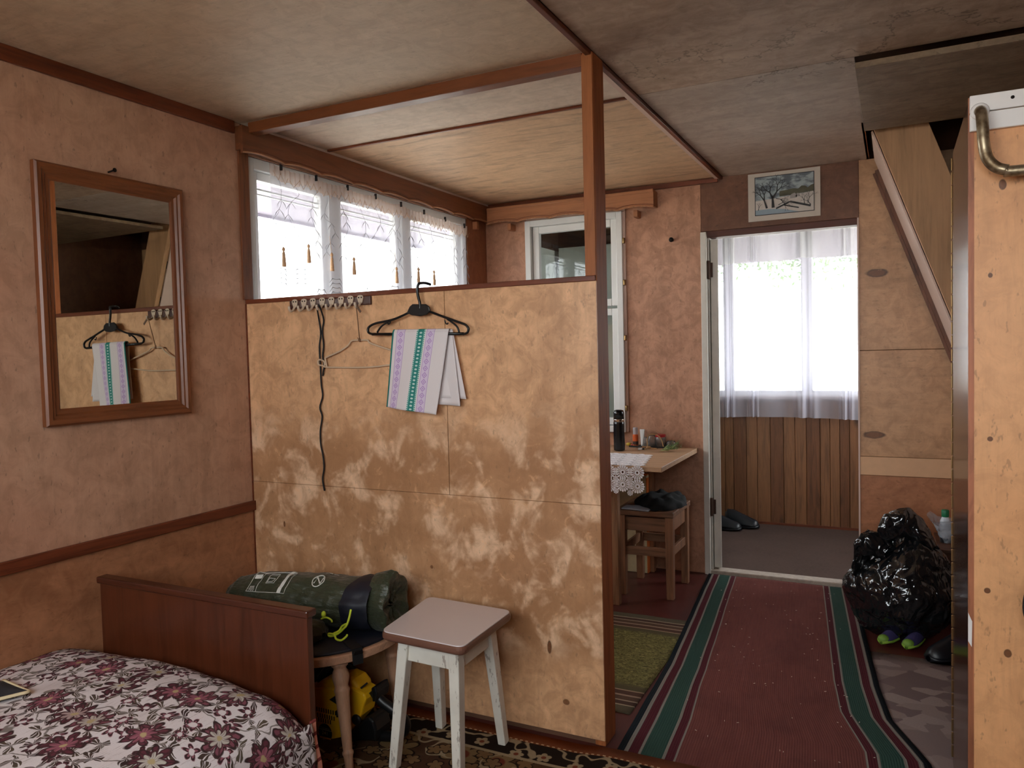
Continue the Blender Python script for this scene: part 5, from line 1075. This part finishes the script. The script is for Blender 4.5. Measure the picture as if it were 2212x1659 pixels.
def knot(u, v):
    f = v*(len(kn)-1); i = min(len(kn)-2, int(f)); c_ = kn[i].lerp(kn[i+1], f-i); a = u*2*math.pi; r_ = (.030+.034*math.sin(min(1, v*1.1)*math.pi))*(1+.25*noise.noise((math.cos(a)*2, math.sin(a)*2, v*5)))
    return tuple(c_+Vector((.5*math.cos(a), math.cos(a)*.9, math.sin(a)))*r_)
MB().grid(knot, 30, 40, wrap=True).build('knotted_top', m_liner, rb, smooth=True)
ea = [PX(x, y, 'Y', 1.34) for x, y in ((1925, 1195), (1905, 1182), (1885, 1175), (1872, 1172), (1866, 1185), (1862, 1205), (1856, 1225))]
def ear(u, v):
    f = v*(len(ea)-1); i = min(len(ea)-2, int(f)); c_ = ea[i].lerp(ea[i+1], f-i); a = u*2*math.pi; r_ = (.026+.030*math.sin(min(1, .12+v)*2.6))*(1+.3*noise.noise((math.cos(a)*2, math.sin(a)*2, v*6+3)))
    return tuple(c_+Vector((.7*math.cos(a), .8*math.cos(a), math.sin(a)))*abs(r_))
MB().grid(ear, 26, 30, wrap=True).build('tied_ear', m_liner, rb, smooth=True)
def shoe(name, heel, toe, w, h, label, mu, ms, group=None):
    heel, toe = Vector(heel), Vector(toe); d = (toe-heel); L = d.length; d.normalize(); s = Vector((-d.y, d.x, 0)); o = thing(name, heel.lerp(toe, .5), label, 'shoe', group)
    wp = lambda k: w*(.62+.38*math.sin(min(1, k*1.25)*math.pi*.62))*math.sqrt(max(.02, 1-max(0, (k-.80)/.205)**2))*math.sqrt(max(.05, 1-max(0, (.10-k)/.105)**2))
    def sole(u, v): a = u*2*math.pi; k = .5-.5*math.cos(v*math.pi); return tuple(heel+d*(L*k)+s*(math.cos(a)*wp(k)*.5)+Vector((0, 0, .012+.012*math.sin(a)+.004*(k > .8))))
    def up(u, v):
        a = u*math.pi; k = .5-.5*math.cos(v*math.pi); hh = h*(1-.55*max(0, min(1, (k-.25)/.6)))*(1 if k > .05 else .8); return tuple(heel+d*(L*(.02+.96*k))+s*(math.cos(a)*wp(k)*.46*(1-.25*math.sin(a)))+Vector((0, 0, .020+hh*math.sin(a)*math.sqrt(max(.03, 1-max(0, (k-.84)/.165)**2)))))
    MB().grid(sole, 20, 24, wrap=True).build('sole', ms, o, smooth=True); MB().grid(up, 16, 24).build('upper', mu, o, smooth=True, solid=.003)
    return o
m_lime = flat('lime_rubber', srgb(140, 176, 60), .6, var=.2); m_purp = flat('purple_cloth', srgb(62, 54, 100), .7); m_bsh = flat('black_rubber', srgb(18, 20, 26), .4, var=.3, scale=40); m_lime2 = flat('lime_toe', srgb(112, 146, 52), .6, var=.3)
def gardn(h_, t_, lbl):
    o = shoe('garden_slipper', h_, t_, .062, .042, lbl, m_purp, m_lime, 'lime-toed slippers'); d = (Vector(t_)-Vector(h_)).normalized(); c_ = Vector(t_)-d*.022; MB().ball(c_+Vector((0, 0, .022)), .024, 8, sc=(1, 1, .8)).build('toe_cap', m_lime2, o, smooth=True)
a = PX(1903, 1392, 'Z', .012); gardn((a.x+.08, a.y+.15, .008), (a.x, a.y, .008), 'slipper with lime toe at the left foot of the rubbish bag')
a = PX(1958, 1403, 'Z', .012); gardn((a.x+.06, a.y+.16, .008), (a.x, a.y, .008), 'purple and lime slipper in front of the rubbish bag')
a = PX(2005, 1425, 'Z', .012); shoe('rubber_shoe', (a.x+.20, a.y+.20, .004), (a.x, a.y-.01, .004), .105, .10, 'black rubber shoe beside the wardrobe hinge side', m_bsh, m_bsh)
a = PX(1560, 1150, 'Z', 0); shoe('veranda_shoe', (a.x-.12, a.y+.09, .004), (a.x+.12, a.y+.07, .004), .10, .09, 'black shoe on the veranda floor, nearer of the two', m_bsh, m_bsh, 'shoes on the veranda')
shoe('veranda_shoe', (a.x-.02, a.y+.20, .004), (a.x+.22, a.y+.17, .004), .10, .10, 'black shoe on the veranda floor, nearer the plank wall', m_bsh, m_bsh, 'shoes on the veranda')
cr = thing('low_cabinet', (2.66, 1.82, 0), 'low dark brown box between rubbish bag and back wall', 'box'); ztop = .335; x0_ = 2.487
m_cr = timber('dark_box_wood', srgb(92, 58, 40), 'X', .55)
B(x0_, 2.84, 1.66, 1.99, 0.001, ztop-.016).build('carcass', m_cr, cr, bevel=.002); B(x0_-.006, 2.85, 1.65, 1.995, ztop-.016, ztop).build('lid', m_cr, cr, bevel=.002)
pb = PX(2042, 1176, 'Y', 1.80); pb.z = ztop; bt = thing('bottle', (pb.x, pb.y, ztop), 'white bottle with green cap on the low dark box', 'bottle')
pb = Vector((pb.x, max(1.70, min(1.94, pb.y)), ztop)); bt.location = pb
MB().lathe([(.020, 0), (.022, .004), (.022, .10), (.014, .118), (.012, .125)], 20, pb).build('body', flat('white_label_bottle', srgb(206, 214, 224), .3, var=.1), bt, smooth=False)
MB().lathe([(.0225, .0), (.0227, .001), (.0227, .022), (.0225, .023)], 20, pb).build('dark_base_band', m_bsh, bt); MB().lathe([(.015, .120), (.016, .122), (.016, .150), (.014, .153), (0, .154)], 18, pb).build('cap', flat('green_cap', srgb(20, 110, 70), .4), bt, smooth=True)
t = NT('clear_polythene'); v = t.co(); n = t.noise(v, 30, 5, .7); t.bump(n, 1, .02); m_poly = t.set(srgb(206, 214, 226), .18, Alpha=.42, spec=.7)
def poly(u, v):
    a = u*2*math.pi; r_ = (.030+.018*v)*(1+.25*noise.noise((math.cos(a)*2.5, math.sin(a)*2.5, v*4))+.10*noise.noise((math.cos(a)*7, math.sin(a)*7, v*9))); lean = Vector((-.035*v*v if math.cos(a) < 0 else .03*v, 0, 0)); return tuple(pb+Vector((r_*math.cos(a)+.012, r_*math.sin(a), .002+.115*v*(1+.18*math.cos(a*2+1)*v)))+lean)
o = MB().grid(poly, 48, 24, wrap=True).build('plastic_bag', m_poly, smooth=True); tag(o, 'crumpled clear plastic bag wrapped around the white bottle', 'plastic bag')
# ================================================================== a tree outside the veranda window
tr = thing('tree', (-.6, 9.5, -.6), 'tree with leafy branches outside the veranda window', 'tree')
m_bark = timber('bark', srgb(86, 72, 60), 'Z', .9); m_leaf = flat('tree_leaf', srgb(92, 118, 70), .7, var=.4, scale=8)
q = MB(); q.tube([(-.6, 9.5, -.6), (-.55, 9.5, 1.5), (-.6, 9.5, 4)], [.16, .13, .1], 10)
brs = [[(-.6, 9.5, 2.5), (.8, 9.2, 2.66), (2.2, 9.0, 2.40)], [(-.6, 9.5, 2.7), (.2, 9.2, 2.75), (1.2, 9.1, 2.45)], [(-.6, 9.5, 3.0), (.9, 9.0, 3.0), (1.9, 8.8, 2.65)]]
for b_ in brs: q.tube(curve(b_, 5), [.05-.0038*i for i in range(11)], 7)
q.build('trunk', m_bark, tr, smooth=True); q = MB(); r8 = random.Random(4)
for b_ in brs:
    C_ = curve(b_, 5)
    for i in range(420):
        c_ = C_[r8.randrange(2, len(C_))]+Vector((r8.gauss(0, .22), r8.gauss(0, .2), r8.gauss(-.04, .17))); a_ = Vector((r8.gauss(0, 1), r8.gauss(0, 1), r8.gauss(0, 1))).normalized()*.045; b2 = a_.orthogonal().normalized()*.02
        q.add([c_-a_, c_+b2, c_+a_, c_-b2], [(0, 1, 2, 3)])
o = q.build('leaves', m_leaf, tr); o['kind'] = 'stuff'
